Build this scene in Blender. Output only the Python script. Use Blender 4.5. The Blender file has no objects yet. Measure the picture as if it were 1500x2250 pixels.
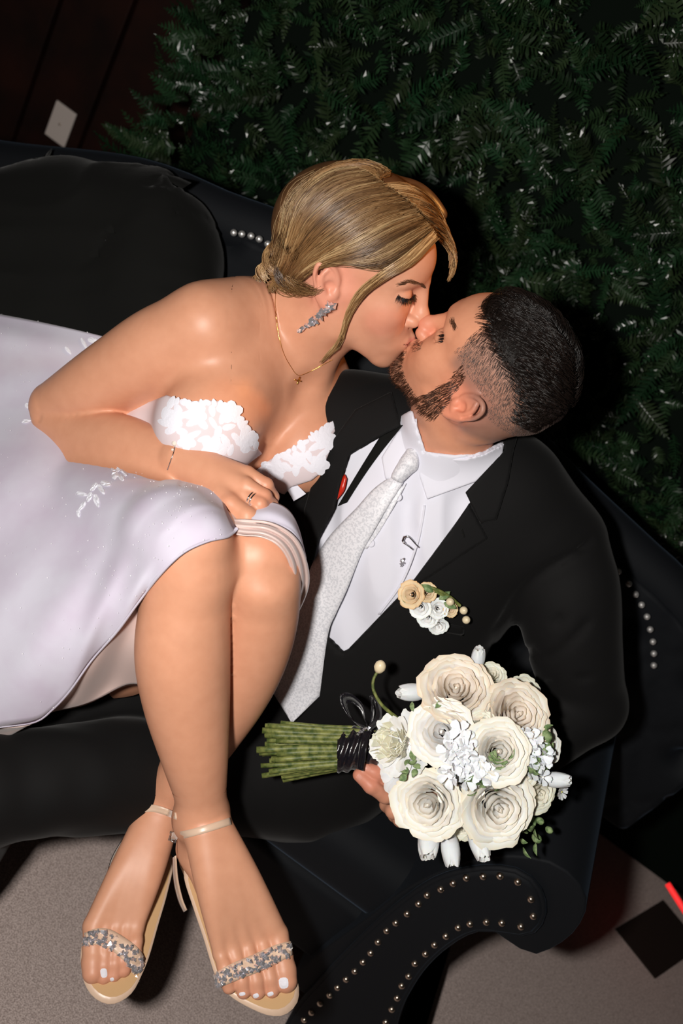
import bpy, math, random
import numpy as np
from mathutils import Matrix, Vector

# ------------------------------------------------------------------ camera, light, world
sc = bpy.context.scene
COL = sc.collection
FPX = 2187.5
THETA, ROLL = math.radians(35.0), math.radians(36.3)
CAM = np.array([0.0, 0.0, 1.68])
_F = np.array([0, math.cos(THETA), -math.sin(THETA)])
_U = np.array([0, math.sin(THETA), math.cos(THETA)])
_X = np.array([1.0, 0, 0])
AR = math.cos(ROLL) * _X + math.sin(ROLL) * _U      # image right
AU = -math.sin(ROLL) * _X + math.cos(ROLL) * _U     # image up
AB = -_F                                            # towards the viewer
R3 = np.stack([AR, AU, AB], 1)                      # camera frame -> world

cd = bpy.data.cameras.new('camera'); cam = bpy.data.objects.new('camera', cd); COL.objects.link(cam)
cd.sensor_fit = 'HORIZONTAL'; cd.sensor_width = 24.0; cd.lens = 35.0
cd.clip_start = 0.02; cd.clip_end = 50
cd.dof.use_dof = True; cd.dof.focus_distance = 1.28; cd.dof.aperture_fstop = 4.5
cam.matrix_world = Matrix([[*R3[0], CAM[0]], [*R3[1], CAM[1]], [*R3[2], CAM[2]], [0, 0, 0, 1]])
sc.camera = cam

wd = bpy.data.worlds.new('world'); sc.world = wd; wd.use_nodes = True
wd.node_tree.nodes['Background'].inputs[0].default_value = (1.0, 0.85, 0.72, 1)
wd.node_tree.nodes['Background'].inputs[1].default_value = 0.012
sc.view_settings.view_transform = 'Standard'; sc.view_settings.look = 'None'
sc.view_settings.gamma = 1.0; sc.view_settings.use_curve_mapping = False
sc.view_settings.exposure = 0.0

def c2w(p):
    return np.asarray(p, float) @ R3.T + CAM
def light(name, kind, loc, target, energy, color, size):
    ld = bpy.data.lights.new(name, kind); ld.energy = energy; ld.color = color
    if kind == 'AREA':
        ld.shape = 'RECTANGLE'; ld.size = size[0]; ld.size_y = size[1]
    else:
        ld.shadow_soft_size = size
    o = bpy.data.objects.new(name, ld); COL.objects.link(o); o.location = loc
    o.rotation_euler = (Vector(target) - Vector(loc)).to_track_quat('-Z', 'Y').to_euler()
    return o
# the flash on the camera's hot shoe (camera held upright, so it sits to the left)
light('camera_flash', 'AREA', c2w((-0.17, 0.03, 0.02)), c2w((0.0, 0.0, -1.3)), 22.0, (1.0, 0.955, 0.90), (0.075, 0.05))
# warm party lamp of the room, high up to the right behind the hedge line
lamp = light('warm_room_lamp', 'SPOT', (0.42, 1.76, 2.15), (-0.10, 1.27, 1.27), 32.0, (1.0, 0.42, 0.10), 0.05)
lamp.data.spot_size = math.radians(15); lamp.data.spot_blend = 0.7

# ------------------------------------------------------------------ helpers
def P(px, py, D):
    """photo pixel at depth D (metres) -> point in the camera frame"""
    return np.array([(px - 750.0) / FPX * D, -(py - 1125.0) / FPX * D, -D])
def PL(l):
    return np.array([P(*q) for q in l])
def pix(p):
    p = np.asarray(p); D = -p[:, 2]
    return np.stack([750 + FPX * p[:, 0] / D, 1125 - FPX * p[:, 1] / D], 1)
def w2c(p):
    return (np.asarray(p, float) - CAM) @ R3
def onplane(px, py, axis, val):
    """world point where the sight line through a photo pixel meets the plane axis = val"""
    d = R3 @ np.array([(px - 750.0) / FPX, -(py - 1125.0) / FPX, -1.0])
    t = (val - CAM[axis]) / d[axis]
    return CAM + d * t
def nrm(v):
    v = np.asarray(v, float); return v / (np.linalg.norm(v, axis=-1, keepdims=True) + 1e-12)

MATS = {}
def mat(name, color=(.5, .5, .5), rough=.5, spec=.5, metal=0.0, sss=0.0, sssr=(.01, .004, .002), sheen=0.0, coat=0.0,
        trans=0.0, emit=None, estr=0.0, alpha=1.0, noise=None, bump=None, attr=None, aniso=0.0, sheenr=.4):
    m = bpy.data.materials.new(name); m.use_nodes = True; MATS[name] = m
    nt = m.node_tree; b = nt.nodes['Principled BSDF']; I = b.inputs
    I['Base Color'].default_value = (*color, 1); I['Roughness'].default_value = rough
    I['Specular IOR Level'].default_value = spec; I['Metallic'].default_value = metal
    I['Sheen Weight'].default_value = sheen; I['Sheen Roughness'].default_value = sheenr
    I['Coat Weight'].default_value = coat; I['Transmission Weight'].default_value = trans; I['Alpha'].default_value = alpha
    I['Anisotropic'].default_value = aniso
    if sss > 0:
        I['Subsurface Weight'].default_value = sss; I['Subsurface Radius'].default_value = (1, .4, .2); I['Subsurface Scale'].default_value = sssr[0]
    if emit:
        I['Emission Color'].default_value = (*emit, 1); I['Emission Strength'].default_value = estr
    tc = nt.nodes.new('ShaderNodeTexCoord')
    src = None
    if attr:
        a = nt.nodes.new('ShaderNodeAttribute'); a.attribute_name = attr; src = a.outputs['Color']
    if noise:                       # (scale, color2, detail, lo, hi)
        n = nt.nodes.new('ShaderNodeTexNoise'); n.inputs['Scale'].default_value = noise[0]; n.inputs['Detail'].default_value = noise[2]
        nt.links.new(tc.outputs['Object'], n.inputs['Vector'])
        mr = nt.nodes.new('ShaderNodeMapRange'); mr.inputs['From Min'].default_value = noise[3]; mr.inputs['From Max'].default_value = noise[4]
        nt.links.new(n.outputs['Fac'], mr.inputs['Value'])
        mx = nt.nodes.new('ShaderNodeMix'); mx.data_type = 'RGBA'
        nt.links.new(mr.outputs['Result'], mx.inputs['Factor'])
        if src is not None:
            mx.blend_type = 'MULTIPLY'; nt.links.new(src, mx.inputs['A'])
        else:
            mx.inputs['A'].default_value = (*color, 1)
        mx.inputs['B'].default_value = (*noise[1], 1); src = mx.outputs['Result']
    if src is not None:
        nt.links.new(src, I['Base Color'])
    if bump:                        # (scale, strength, distance[, kind])
        if len(bump) > 3 and bump[3] == 'wave':
            n = nt.nodes.new('ShaderNodeTexWave'); n.inputs['Scale'].default_value = bump[0]; out = n.outputs['Fac']
        elif len(bump) > 3 and bump[3] == 'voronoi':
            n = nt.nodes.new('ShaderNodeTexVoronoi'); n.inputs['Scale'].default_value = bump[0]; out = n.outputs['Distance']
        else:
            n = nt.nodes.new('ShaderNodeTexNoise'); n.inputs['Scale'].default_value = bump[0]; n.inputs['Detail'].default_value = 4; out = n.outputs['Fac']
        nt.links.new(tc.outputs['Object'], n.inputs['Vector'])
        bp = nt.nodes.new('ShaderNodeBump'); bp.inputs['Strength'].default_value = bump[1]; bp.inputs['Distance'].default_value = bump[2]
        nt.links.new(out, bp.inputs['Height']); nt.links.new(bp.outputs['Normal'], I['Normal'])
    return m

def mesh_data(name, v, faces, smooth=True):
    """v (n,3); faces: list of int arrays each (m,k)"""
    me = bpy.data.meshes.new(name)
    v = np.ascontiguousarray(v, dtype=np.float32)
    if not isinstance(faces, (list, tuple)):
        faces = [faces]
    faces = [np.asarray(f, np.int32) for f in faces if len(f)]
    me.vertices.add(len(v)); me.vertices.foreach_set('co', v.ravel())
    nl = sum(f.size for f in faces); nf = sum(len(f) for f in faces)
    me.loops.add(nl); me.polygons.add(nf)
    me.loops.foreach_set('vertex_index', np.concatenate([f.ravel() for f in faces]))
    tot = np.concatenate([np.full(len(f), f.shape[1], np.int32) for f in faces])
    st = np.concatenate([[0], np.cumsum(tot)[:-1]]).astype(np.int32)
    me.polygons.foreach_set('loop_start', st)
    me.polygons.foreach_set('loop_total', tot)
    me.polygons.foreach_set('use_smooth', np.full(nf, smooth, bool))
    me.update(calc_edges=True); me.validate()
    return me
def set_attr(me, name, col):
    a = me.color_attributes.new(name, 'FLOAT_COLOR', 'POINT')
    c = np.ones((len(col), 4), np.float32); c[:, :3] = col
    a.data.foreach_set('color', c.ravel())
def tagit(o, label=None, cat=None, group=None, kind=None):
    if label: o['label'] = label
    if cat: o['category'] = cat
    if group: o['group'] = group
    if kind: o['kind'] = kind
    return o
def wloc(o):
    l = np.zeros(3)
    while o is not None:
        l = l + np.array(o.location); o = o.parent
    return l
def empty(name, loc, parent=None):
    o = bpy.data.objects.new(name, None); COL.objects.link(o); o.empty_display_size = .05
    if parent is not None:
        o.parent = parent; loc = np.asarray(loc) - wloc(parent)
    o.location = loc
    return o
def mk(name, v, faces, m, parent=None, smooth=True, frame='cam', attr=None, sub=0, solid=0.0, offset=0.0, bevel=0.0, origin=None, seam=None):
    """one mesh object; v in the camera frame ('cam') or world ('w')"""
    v = np.asarray(v, float)
    if frame == 'cam': v = c2w(v)
    if parent is not None: og = wloc(parent) if origin is None else np.asarray(origin, float)
    else: og = v[v[:, 2].argmin()] if origin is None else np.asarray(origin, float)
    me = mesh_data(name, v - og, faces, smooth)
    o = bpy.data.objects.new(name, me); COL.objects.link(o)
    if m is not None: me.materials.append(m)
    if parent is not None:
        o.parent = parent; o.location = og - wloc(parent)
    else:
        o.location = og
    if attr is not None: set_attr(me, 'tint', attr)
    if seam is not None:                        # true surface normals along the seams between mesh densities
        fq = np.asarray(faces); e = np.sort(np.concatenate([fq[:, [0, 1]], fq[:, [1, 2]], fq[:, [2, 3]], fq[:, [3, 0]]]), 1); key = e[:, 0].astype(np.int64) * (len(v) + 1) + e[:, 1]
        uq, cnt = np.unique(key, return_counts=True); bd = np.unique(np.concatenate([uq[cnt == 1] // (len(v) + 1), uq[cnt == 1] % (len(v) + 1)]))
        near_ = np.zeros(len(v), bool); near_[bd] = True; bd = np.unique(fq[near_[fq].any(1)])
        nn = np.zeros((len(v), 3), np.float32); me.vertex_normals.foreach_get('vector', nn.ravel() if False else (buf := np.zeros(len(v) * 3, np.float32))); nn = buf.reshape(-1, 3)
        nn[bd] = nrm(seam.grad(w2c(v[bd]), 1e-3)) @ R3.T; me.normals_split_custom_set_from_vertices(nn.tolist())
    if bevel:
        b = o.modifiers.new('bevel', 'BEVEL'); b.width = bevel; b.segments = 3; b.limit_method = 'ANGLE'
    if solid:
        s = o.modifiers.new('solid', 'SOLIDIFY'); s.thickness = solid; s.offset = offset
    if sub:
        s = o.modifiers.new('sub', 'SUBSURF'); s.levels = sub; s.render_levels = sub
    return o
def inst(name, me, M, parent):
    """copy sharing mesh data; M world 4x4 (numpy)"""
    o = bpy.data.objects.new(name, me); COL.objects.link(o)
    M = np.array(M, float)
    if parent is not None:
        o.parent = parent; M = M.copy(); M[:3, 3] -= wloc(parent)
    o.matrix_basis = Matrix(M.tolist())
    return o
def grid_faces(nu, nv, cu=False, cv=False, base=0):
    a = np.arange(nu * nv).reshape(nu, nv)
    if cu: a = np.vstack([a, a[:1]])
    if cv: a = np.hstack([a, a[:, :1]])
    return np.stack([a[:-1, :-1], a[1:, :-1], a[1:, 1:], a[:-1, 1:]], -1).reshape(-1, 4) + base
def catmull(pts, n, closed=False):
    """resample a polyline with a smooth curve, n points, about even in length"""
    p = np.asarray(pts, float)
    if closed: q = np.vstack([p[-1:], p, p[:2]])
    else: q = np.vstack([2 * p[0] - p[1], p, 2 * p[-1] - p[-2]])
    out = []
    for i in range(1, len(q) - 2):
        t = np.linspace(0, 1, 24, endpoint=False)[:, None]
        a, b, c, d = q[i - 1], q[i], q[i + 1], q[i + 2]
        out.append(.5 * ((2 * b) + (c - a) * t + (2 * a - 5 * b + 4 * c - d) * t * t + (3 * b - a - 3 * c + d) * t ** 3))
    out = np.vstack(out + ([] if closed else [q[-2][None]]))
    if closed: out = np.vstack([out, out[:1]])
    s = np.concatenate([[0], np.cumsum(np.linalg.norm(np.diff(out, axis=0), axis=1))])
    t = np.linspace(0, s[-1], n, endpoint=not closed)
    return np.stack([np.interp(t, s, out[:, k]) for k in range(out.shape[1])], 1)
def tube(path, rad, k=8, cap=True):
    """verts, [quads, tris] of a tube along a path (n,3); rad scalar or (n,)"""
    path = np.asarray(path, float); n = len(path); rad = np.broadcast_to(np.asarray(rad, float), (n,))
    T = nrm(np.gradient(path, axis=0)); ref = np.array([.3, .5, .8]); N = [nrm(np.cross(T[0], ref))]
    for i in range(1, n):
        w = N[-1] - T[i] * (N[-1] @ T[i]); N.append(nrm(w))
    N = np.array(N); B = np.cross(T, N); a = np.linspace(0, 2 * np.pi, k, endpoint=False)
    v = path[:, None] + rad[:, None, None] * (np.cos(a)[None, :, None] * N[:, None] + np.sin(a)[None, :, None] * B[:, None])
    v = v.reshape(-1, 3); fs = [grid_faces(n, k, cv=True)]
    if cap:
        v = np.vstack([v, path[:1], path[-1:]]); i0, i1 = n * k, n * k + 1; j = np.arange(k)
        fs.append(np.stack([np.full(k, i0), (j + 1) % k, j], 1)); fs.append(np.stack([np.full(k, i1), (n - 1) * k + j, (n - 1) * k + (j + 1) % k], 1))
    return v, fs
def joinp(parts):
    """join [(v, [faces..])..] -> v, faces"""
    V, Fq, Ft, b = [], [], [], 0
    for v, fs in parts:
        if not isinstance(fs, (list, tuple)): fs = [fs]
        for f in fs:
            f = np.asarray(f)
            (Fq if f.shape[1] == 4 else Ft).append(f + b)
        V.append(v); b += len(v)
    return np.vstack(V), [np.vstack(x) for x in (Fq, Ft) if x]
def prism(poly, d0, d1):
    """side-walled prism from a 2D->3D polygon pair (arrays n,3 front/back)"""
    n = len(d0); v = np.vstack([d0, d1]); j = np.arange(n); k = (j + 1) % n
    return v, j, np.stack([j, k, k + n, j + n], 1)
def box(c, s):
    x, y, z = np.array(s) / 2; v = np.array([[a, b, d] for a in (-x, x) for b in (-y, y) for d in (-z, z)]) + np.array(c)
    return v, np.array([[0, 1, 3, 2], [4, 6, 7, 5], [0, 4, 5, 1], [2, 3, 7, 6], [0, 2, 6, 4], [1, 5, 7, 3]])
def lathe(prof, k=16):
    """prof list of (r, z)"""
    a = np.linspace(0, 2 * np.pi, k, endpoint=False); p = np.array(prof, float)
    v = np.stack([p[:, None, 0] * np.cos(a), p[:, None, 0] * np.sin(a), np.broadcast_to(p[:, None, 1], (len(p), k))], -1).reshape(-1, 3)
    return v, grid_faces(len(p), k, cv=True)

# ------------------------------------------------------------------ smooth implicit modelling (bodies and tailored clothes)
class Sdf:
    def __init__(s): s.ops = []
    def add(s, prim, k=.01, op='u'):
        s.ops.append((prim, k, op)); return s
    def cone(s, a, b, ra, rb, k=.01, op='u'): return s.add(('c', np.array(a, float), np.array(b, float), ra, rb), k, op)
    def ell(s, c, r, R=None, k=.01, op='u'):
        return s.add(('e', np.array(c, float), np.eye(3) if R is None else np.array(R, float), np.broadcast_to(np.array(r, float), (3,)).copy()), k, op)
    def chain(s, pts, rad, k=.004, kin=.002, op='u'):
        return s.add(('t', np.array(pts, float), np.array(rad, float), kin), k, op)
    def limb(s, pts, rad, n=12, k=.01, op='u', bent=False):
        q = catmull(np.c_[np.array(pts, float), np.array(rad, float)], 160); c = q[:, :3]
        L = np.concatenate([[0], np.cumsum(np.linalg.norm(np.diff(c, axis=0), axis=1))])
        dr = q[:, 3].copy(); lo, hi = c.min(0) - dr.max(), c.max(0) + dr.max()
        return s.add(('l', c, dr, nrm(np.gradient(c, axis=0)), L[-1] / 159, bent), k, op)
    def fn(s, f, k=.001, op='i'): return s.add(('f', f), k, op)
    def copy(s):
        o = Sdf(); o.ops = list(s.ops); return o
    def __call__(s, p, sel=None):
        f = None
        for i, (pr, k, op) in enumerate(s.ops):
            if sel is not None and not sel[i]: continue
            d = s.prim(pr, p)
            if f is None: f = d if op == 'u' else np.full(len(p), 1e3)
            if f is d: continue
            if op == 's': d = -d
            if op == 'u':
                h = np.maximum(k - np.abs(f - d), 0) / k; f = np.minimum(f, d) - h * h * k * .25
            else:
                h = np.maximum(k - np.abs(f - d), 0) / k; f = np.maximum(f, d) + h * h * k * .25
        return f if f is not None else np.full(len(p), 1e3)
    @staticmethod
    def prim(pr, p):
        t = pr[0]
        if t == 'c':
            _, a, b, ra, rb = pr; ba = b - a; L2 = ba @ ba; h = np.clip((p - a) @ ba / L2, 0, 1)
            q = p - a - h[:, None] * ba
            return np.sqrt(np.einsum('ij,ij->i', q, q)) - (ra + (rb - ra) * h)
        if t == 'e':
            _, c, R, r = pr; q = (p - c) @ R; a = q / r; k0 = np.sqrt(np.einsum('ij,ij->i', a, a)); b = a / r
            k1 = np.sqrt(np.einsum('ij,ij->i', b, b)) + 1e-9
            return k0 * (k0 - 1) / k1
        if t == 'l':
            _, c, r, T, st, bent = pr; n = len(c)
            if bent:
                co = c[::10]; d2 = ((co ** 2).sum(1)[None] - 2 * p @ co.T); u = np.minimum(d2.argmin(1) * 10.0, n - 1)
            else:
                e = c[-1] - c[0]; u = np.clip((p - c[0]) @ (e * ((n - 1) / (e @ e))), 0, n - 1)
            for _ in range(2):
                i = (u + .5).astype(int); u = np.clip(i + np.einsum('ij,ij->i', p - c[i], T[i]) / st, 0, n - 1)
            i = np.minimum(u.astype(int), n - 2); a = u - i; q = p - c[i]; q -= a[:, None] * (c[i + 1] - c[i])
            return np.sqrt(np.einsum('ij,ij->i', q, q)) - (r[i] * (1 - a) + r[i + 1] * a)
        if t == 't':
            _, pts, rad, kin = pr; f = None
            for i in range(len(pts) - 1):
                d = Sdf.prim(('c', pts[i], pts[i + 1], rad[i], rad[i + 1]), p)
                if f is None: f = d
                else:
                    h = np.maximum(kin - np.abs(f - d), 0) / kin; f = np.minimum(f, d) - h * h * kin * .25
            return f
        return pr[1](p)
    def grad(s, p, e=4e-4):
        g = np.zeros_like(p)
        for sgn in ((1, -1, -1), (-1, -1, 1), (-1, 1, -1), (1, 1, 1)):
            sg = np.array(sgn, float); g += sg * s(p + sg * e)[:, None]
        return g / (4 * e)
    def project(s, p, level=0.0, it=4):
        p = np.array(p, float)
        for _ in range(it):
            g = s.grad(p); n2 = np.maximum(np.einsum('ij,ij->i', g, g), .05)
            st = (s(p) - level) / n2; st = np.clip(st, -.03, .03)
            p = p - st[:, None] * g
        return p
    def march(s, xy, level=0.0, d0=.8, d1=2.0):
        """first hit of the sight lines through photo pixels with the surface"""
        xy = np.asarray(xy, float); dr = np.stack([(xy[:, 0] - 750) / FPX, -(xy[:, 1] - 1125) / FPX, -np.ones(len(xy))], 1)
        D = np.full(len(xy), d0)
        act = np.arange(len(xy))
        for _ in range(70):
            f = s(dr[act] * D[act, None]) - level; D[act] = np.minimum(D[act] + f * .8, d1)
            act = act[(np.abs(f) > 1.5e-4) & (D[act] < d1 - 1e-6)]
            if not len(act): break
        return dr * D[:, None], D < d1 - 1e-3
def surface(f, lo, hi, h, keep=None, proj=1):
    """surface nets of implicit f in a box; returns verts, quads"""
    lo = np.array(lo, float); hi = np.array(hi, float); B = 12 if h > .003 else 16; b = 4
    nb = np.ceil((hi - lo) / (h * B)).astype(int); n = nb * B + 1
    Fg = np.full(n, 1.0, np.float32)
    bi = np.stack(np.meshgrid(*[np.arange(k) for k in nb], indexing='ij'), -1).reshape(-1, 3)
    ctr = lo + (bi + .5) * B * h; rad = B * h * .87
    pd = np.stack([f.prim(pr, ctr) for pr, _, _ in f.ops], 0)
    kk = np.array([k for _, k, _ in f.ops]); tot = f(ctr); always = np.array([pr[0] == 'f' for pr, _, op in f.ops])
    near = np.abs(tot) < rad * 1.25 + .006
    for q in bi[(~near) & (tot < 0)]:
        o = q * B; Fg[o[0]:o[0] + B + 1, o[1]:o[1] + B + 1, o[2]:o[2] + B + 1] = -1.0
    nn = B // b; sb = np.stack(np.meshgrid(*[np.arange(nn)] * 3, indexing='ij'), -1).reshape(-1, 3) * b
    loc = np.stack(np.meshgrid(*[np.arange(b + 1)] * 3, indexing='ij'), -1).reshape(-1, 3); r2 = b * h * .87
    def fill(i):
        sel = (pd[:, i] < abs(tot[i]) + 2.9 * rad + kk + .008) | always
        o = bi[i] * B; c = lo + (o + sb + b * .5) * h; t2 = f(c, sel); nr = np.abs(t2) < r2 * 1.4 + .0015
        for q in sb[(~nr) & (t2 < 0)]:
            w = o + q; Fg[w[0]:w[0] + b + 1, w[1]:w[1] + b + 1, w[2]:w[2] + b + 1] = -1.0
        res = sb[nr] + o
        if not len(res): return None
        return res, f((lo + (res[:, None] + loc[None]) * h).reshape(-1, 3), sel).reshape(len(res), b + 1, b + 1, b + 1)
    for r in map(fill, np.nonzero(near)[0]):
        if r is None: continue
        for w, val in zip(*r): Fg[w[0]:w[0] + b + 1, w[1]:w[1] + b + 1, w[2]:w[2] + b + 1] = val
    ins = (Fg < 0); u8 = ins.view(np.uint8)
    cs = u8[:-1, :-1, :-1].astype(np.uint8)
    for d in ((1, 0, 0), (0, 1, 0), (0, 0, 1), (1, 1, 0), (1, 0, 1), (0, 1, 1), (1, 1, 1)):
        cs = cs + u8[d[0]:n[0] - 1 + d[0], d[1]:n[1] - 1 + d[1], d[2]:n[2] - 1 + d[2]]
    act = np.argwhere((cs > 0) & (cs < 8))
    vid = np.full(np.array(n) - 1, -1, np.int32); vid[tuple(act.T)] = np.arange(len(act))
    corner = np.array([[i, j, k] for i in (0, 1) for j in (0, 1) for k in (0, 1)])
    cv = np.stack([Fg[tuple((act + c).T)] for c in corner], 1).astype(float)
    acc = np.zeros((len(act), 3)); cnt = np.zeros(len(act))
    for a in range(8):
        for b_ in range(a + 1, 8):
            if np.abs(corner[a] - corner[b_]).sum() != 1: continue
            m = (cv[:, a] < 0) != (cv[:, b_] < 0)
            t = cv[m, a] / (cv[m, a] - cv[m, b_])
            acc[m] += corner[a] + t[:, None] * (corner[b_] - corner[a]); cnt[m] += 1
    V = lo + (act + acc / cnt[:, None]) * h
    Q = []
    for ax in range(3):
        sl0 = [slice(1, n[i] - 1) for i in range(3)]; sl1 = list(sl0)
        sl0[ax] = slice(0, n[ax] - 1); sl1[ax] = slice(1, n[ax])
        e0 = ins[tuple(sl0)]; e1 = ins[tuple(sl1)]
        ed = np.argwhere(e0 != e1); flip = e0[tuple(ed.T)]
        off = np.ones(3, int); off[ax] = 0; ed = ed + off
        o1, o2 = [(1, 2), (2, 0), (0, 1)][ax]
        q = []
        for da, db in ((-1, -1), (0, -1), (0, 0), (-1, 0)):
            e = ed.copy(); e[:, o1] += da; e[:, o2] += db; q.append(vid[tuple(e.T)])
        q = np.stack(q, 1); q[~flip] = q[~flip][:, ::-1]; Q.append(q)
    Q = np.vstack(Q); Q = Q[(Q >= 0).all(1)]
    if keep is not None:
        cen = V[Q].mean(1); Q = Q[keep(cen)]
    used = np.unique(Q); rm = np.full(len(V), -1, np.int32); rm[used] = np.arange(len(used)); V = V[used]; Q = rm[Q]
    if proj and len(V):
        G = 1                                    # group the vertices by neighbourhoods so that far shapes can be skipped
        gb = np.clip(((V - lo) / (h * B * G)).astype(int), 0, None); key = (gb[:, 0] * 4096 + gb[:, 1]) * 4096 + gb[:, 2]
        order = np.argsort(key, kind='stable'); cuts = np.nonzero(np.diff(key[order]))[0] + 1
        groups = np.split(order, cuts); C0 = np.stack([V[ii].mean(0) for ii in groups])
        pc_ = np.stack([f.prim(pr, C0) for pr, _, _ in f.ops], 0); fc_ = np.abs(f(C0))
        for gi, ii in enumerate(groups):
            p = V[ii]; rr = np.sqrt(((p - C0[gi]) ** 2).sum(1).max()) + h
            sel = (pc_[:, gi] < fc_[gi] + 2.9 * rr + kk + .008) | always
            for _ in range(proj):
                e = h * .25; g = np.zeros_like(p)
                for sgn in ((1, -1, -1), (-1, -1, 1), (-1, 1, -1), (1, 1, 1)):
                    sg = np.array(sgn, float); g += sg * f(p + sg * e, sel)[:, None]
                g /= 4 * e; n2 = np.maximum(np.einsum('ij,ij->i', g, g), .15)
                p = p - (np.clip(f(p, sel) / n2, -h * .7, h * .7))[:, None] * g
            V[ii] = p
    return V, Q
def poly_sd(poly, xy):
    """signed distance (negative inside) of points to a 2D polygon"""
    poly = np.asarray(poly, float); n = len(poly); d = np.full(len(xy), 1e18); ins = np.zeros(len(xy), bool)
    for i in range(n):
        a, b = poly[i], poly[(i + 1) % n]; e = b - a; w = xy - a
        t = np.clip(w @ e / (e @ e + 1e-12), 0, 1); q = w - t[:, None] * e; d = np.minimum(d, (q * q).sum(1))
        c1 = (a[1] > xy[:, 1]) != (b[1] > xy[:, 1])
        with np.errstate(divide='ignore', invalid='ignore'):
            x = (b[0] - a[0]) * (xy[:, 1] - a[1]) / (b[1] - a[1]) + a[0]
        ins ^= c1 & (xy[:, 0] < x)
    d = np.sqrt(d); return np.where(ins, -d, d)
def cut(poly, smooth_n=0, inside=True):
    """implicit prism through the body whose outline seen from the front is the given cutting line"""
    pl = np.asarray(poly, float)
    if smooth_n: pl = catmull(pl, smooth_n, closed=True)
    def f(p):
        D = np.maximum(-p[:, 2], .3); xy = np.stack([750 + FPX * p[:, 0] / D, 1125 - FPX * p[:, 1] / D], 1)
        d = poly_sd(pl, xy) * D / FPX
        return d if inside else -d
    return f
def bbox(pts, pad):
    pts = np.asarray(pts); return pts.min(0) - pad, pts.max(0) + pad
def vnoise(p, scale, seed=0):
    """smooth value noise in [-1,1] for points"""
    rng = np.random.RandomState(seed); tab = rng.uniform(-1, 1, 4096)
    q = p * scale + 100; i = np.floor(q).astype(int); t = q - i; t = t * t * (3 - 2 * t); r = 0
    for a in (0, 1):
        for b in (0, 1):
            for c in (0, 1):
                w = (t[:, 0] if a else 1 - t[:, 0]) * (t[:, 1] if b else 1 - t[:, 1]) * (t[:, 2] if c else 1 - t[:, 2])
                hsh = ((i[:, 0] + a) * 73 + (i[:, 1] + b) * 179 + (i[:, 2] + c) * 283) & 4095
                r = r + w * tab[hsh]
    return r
def strands(paths, r0, r1, cols, k=3):
    """many hair strands (S,n,3) as thin tapering tubes -> verts, quads, per-vertex colour"""
    S, n, _ = paths.shape
    T = nrm(np.gradient(paths, axis=1)); ref = nrm(np.array([.31, .52, .8])); N = nrm(np.cross(T, ref)); B = np.cross(T, N)
    rad = (np.linspace(0, 1, n)[None] * (np.broadcast_to(r1, (S,)) - np.broadcast_to(r0, (S,)))[:, None] + np.broadcast_to(r0, (S,))[:, None])
    a = np.linspace(0, 2 * np.pi, k, endpoint=False)
    v = paths[:, :, None] + rad[:, :, None, None] * (np.cos(a)[:, None] * N[:, :, None] + np.sin(a)[:, None] * B[:, :, None])
    f = grid_faces(n, k, cv=True); fs = (f[None] + (np.arange(S) * n * k)[:, None, None]).reshape(-1, 4)
    cols = np.asarray(cols)
    if cols.ndim == 2: c = np.repeat(cols, n * k, 0)
    else: c = np.repeat(cols.reshape(-1, 3), k, 0)
    return v.reshape(-1, 3), fs, c
def srgb(r, g, b):
    return tuple(((x / 255) / 12.92 if x / 255 <= .04045 else ((x / 255 + .055) / 1.055) ** 2.4) for x in (r, g, b))
# ------------------------------------------------------------------ materials
M_velvet = mat('black_velvet', (.0035, .0045, .0065), .75, .25, sheen=.07, sheenr=.35, bump=(900, .15, .0006))
M_velvet.node_tree.nodes['Principled BSDF'].inputs['Sheen Tint'].default_value = (.35, .5, .72, 1)
M_suit = mat('black_wool', (.0042, .0040, .0042), .8, .2, sheen=.05, bump=(1400, .25, .0004))
M_carpet = mat('grey_brown_carpet', srgb(214, 196, 190), .95, .1, noise=(420, srgb(160, 143, 137), 6, .38, .62), bump=(500, .6, .003))
M_plank = mat('dark_red_brown_plank', srgb(46, 20, 12), .45, .4, noise=(9, srgb(24, 11, 8), 6, .3, .7))
M_plate = mat('ivory_plastic', srgb(236, 222, 214), .4, .4)
M_leaf = mat('fern_green_plastic', srgb(28, 66, 38), .30, .45, attr='tint')
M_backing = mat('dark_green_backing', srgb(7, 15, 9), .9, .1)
M_nail = mat('brass_nickel_nail', srgb(215, 198, 180), .25, .5, metal=1.0)
M_wood = mat('orange_brown_wood', srgb(150, 70, 28), .35, .5, noise=(30, srgb(100, 42, 16), 5, .3, .7))
M_square = mat('dark_brown_square', srgb(38, 28, 24), .9, .2, bump=(300, .4, .002))
M_red = mat('red_led_tube', (.6, .02, .02), .4, .4, emit=(1.0, .03, .03), estr=.85)
M_black = mat('black_cotton', (.0055, .0055, .0050), .9, .15, sheen=.06, bump=(260, .2, .001))

# ------------------------------------------------------------------ the room
rng = np.random.RandomState(4)
v, f = box((0, 1.2, -.02), (7, 6.4, .04))
o = mk('floor', v, f, M_carpet, frame='w', smooth=False); tagit(o, 'grey brown flecked carpet floor under the sofa', kind='structure')
YW = 2.5
v, f = box((-.4, YW + .08, 1.3), (5.6, .06, 2.6))
wall = mk('wall_back', v, f, M_plank, frame='w', smooth=False); tagit(wall, 'dark red brown plank wall in the shadowed corner', kind='structure')
for i in range(16):
    x0 = -3.1 + i * .19; v, f = box((x0 + .0925, YW + .034 + rng.uniform(-.004, .004), 1.3), (.178, .03, 2.58))
    mk('plank', v, f, M_plank, wall, frame='w', smooth=False, bevel=.003)
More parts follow.
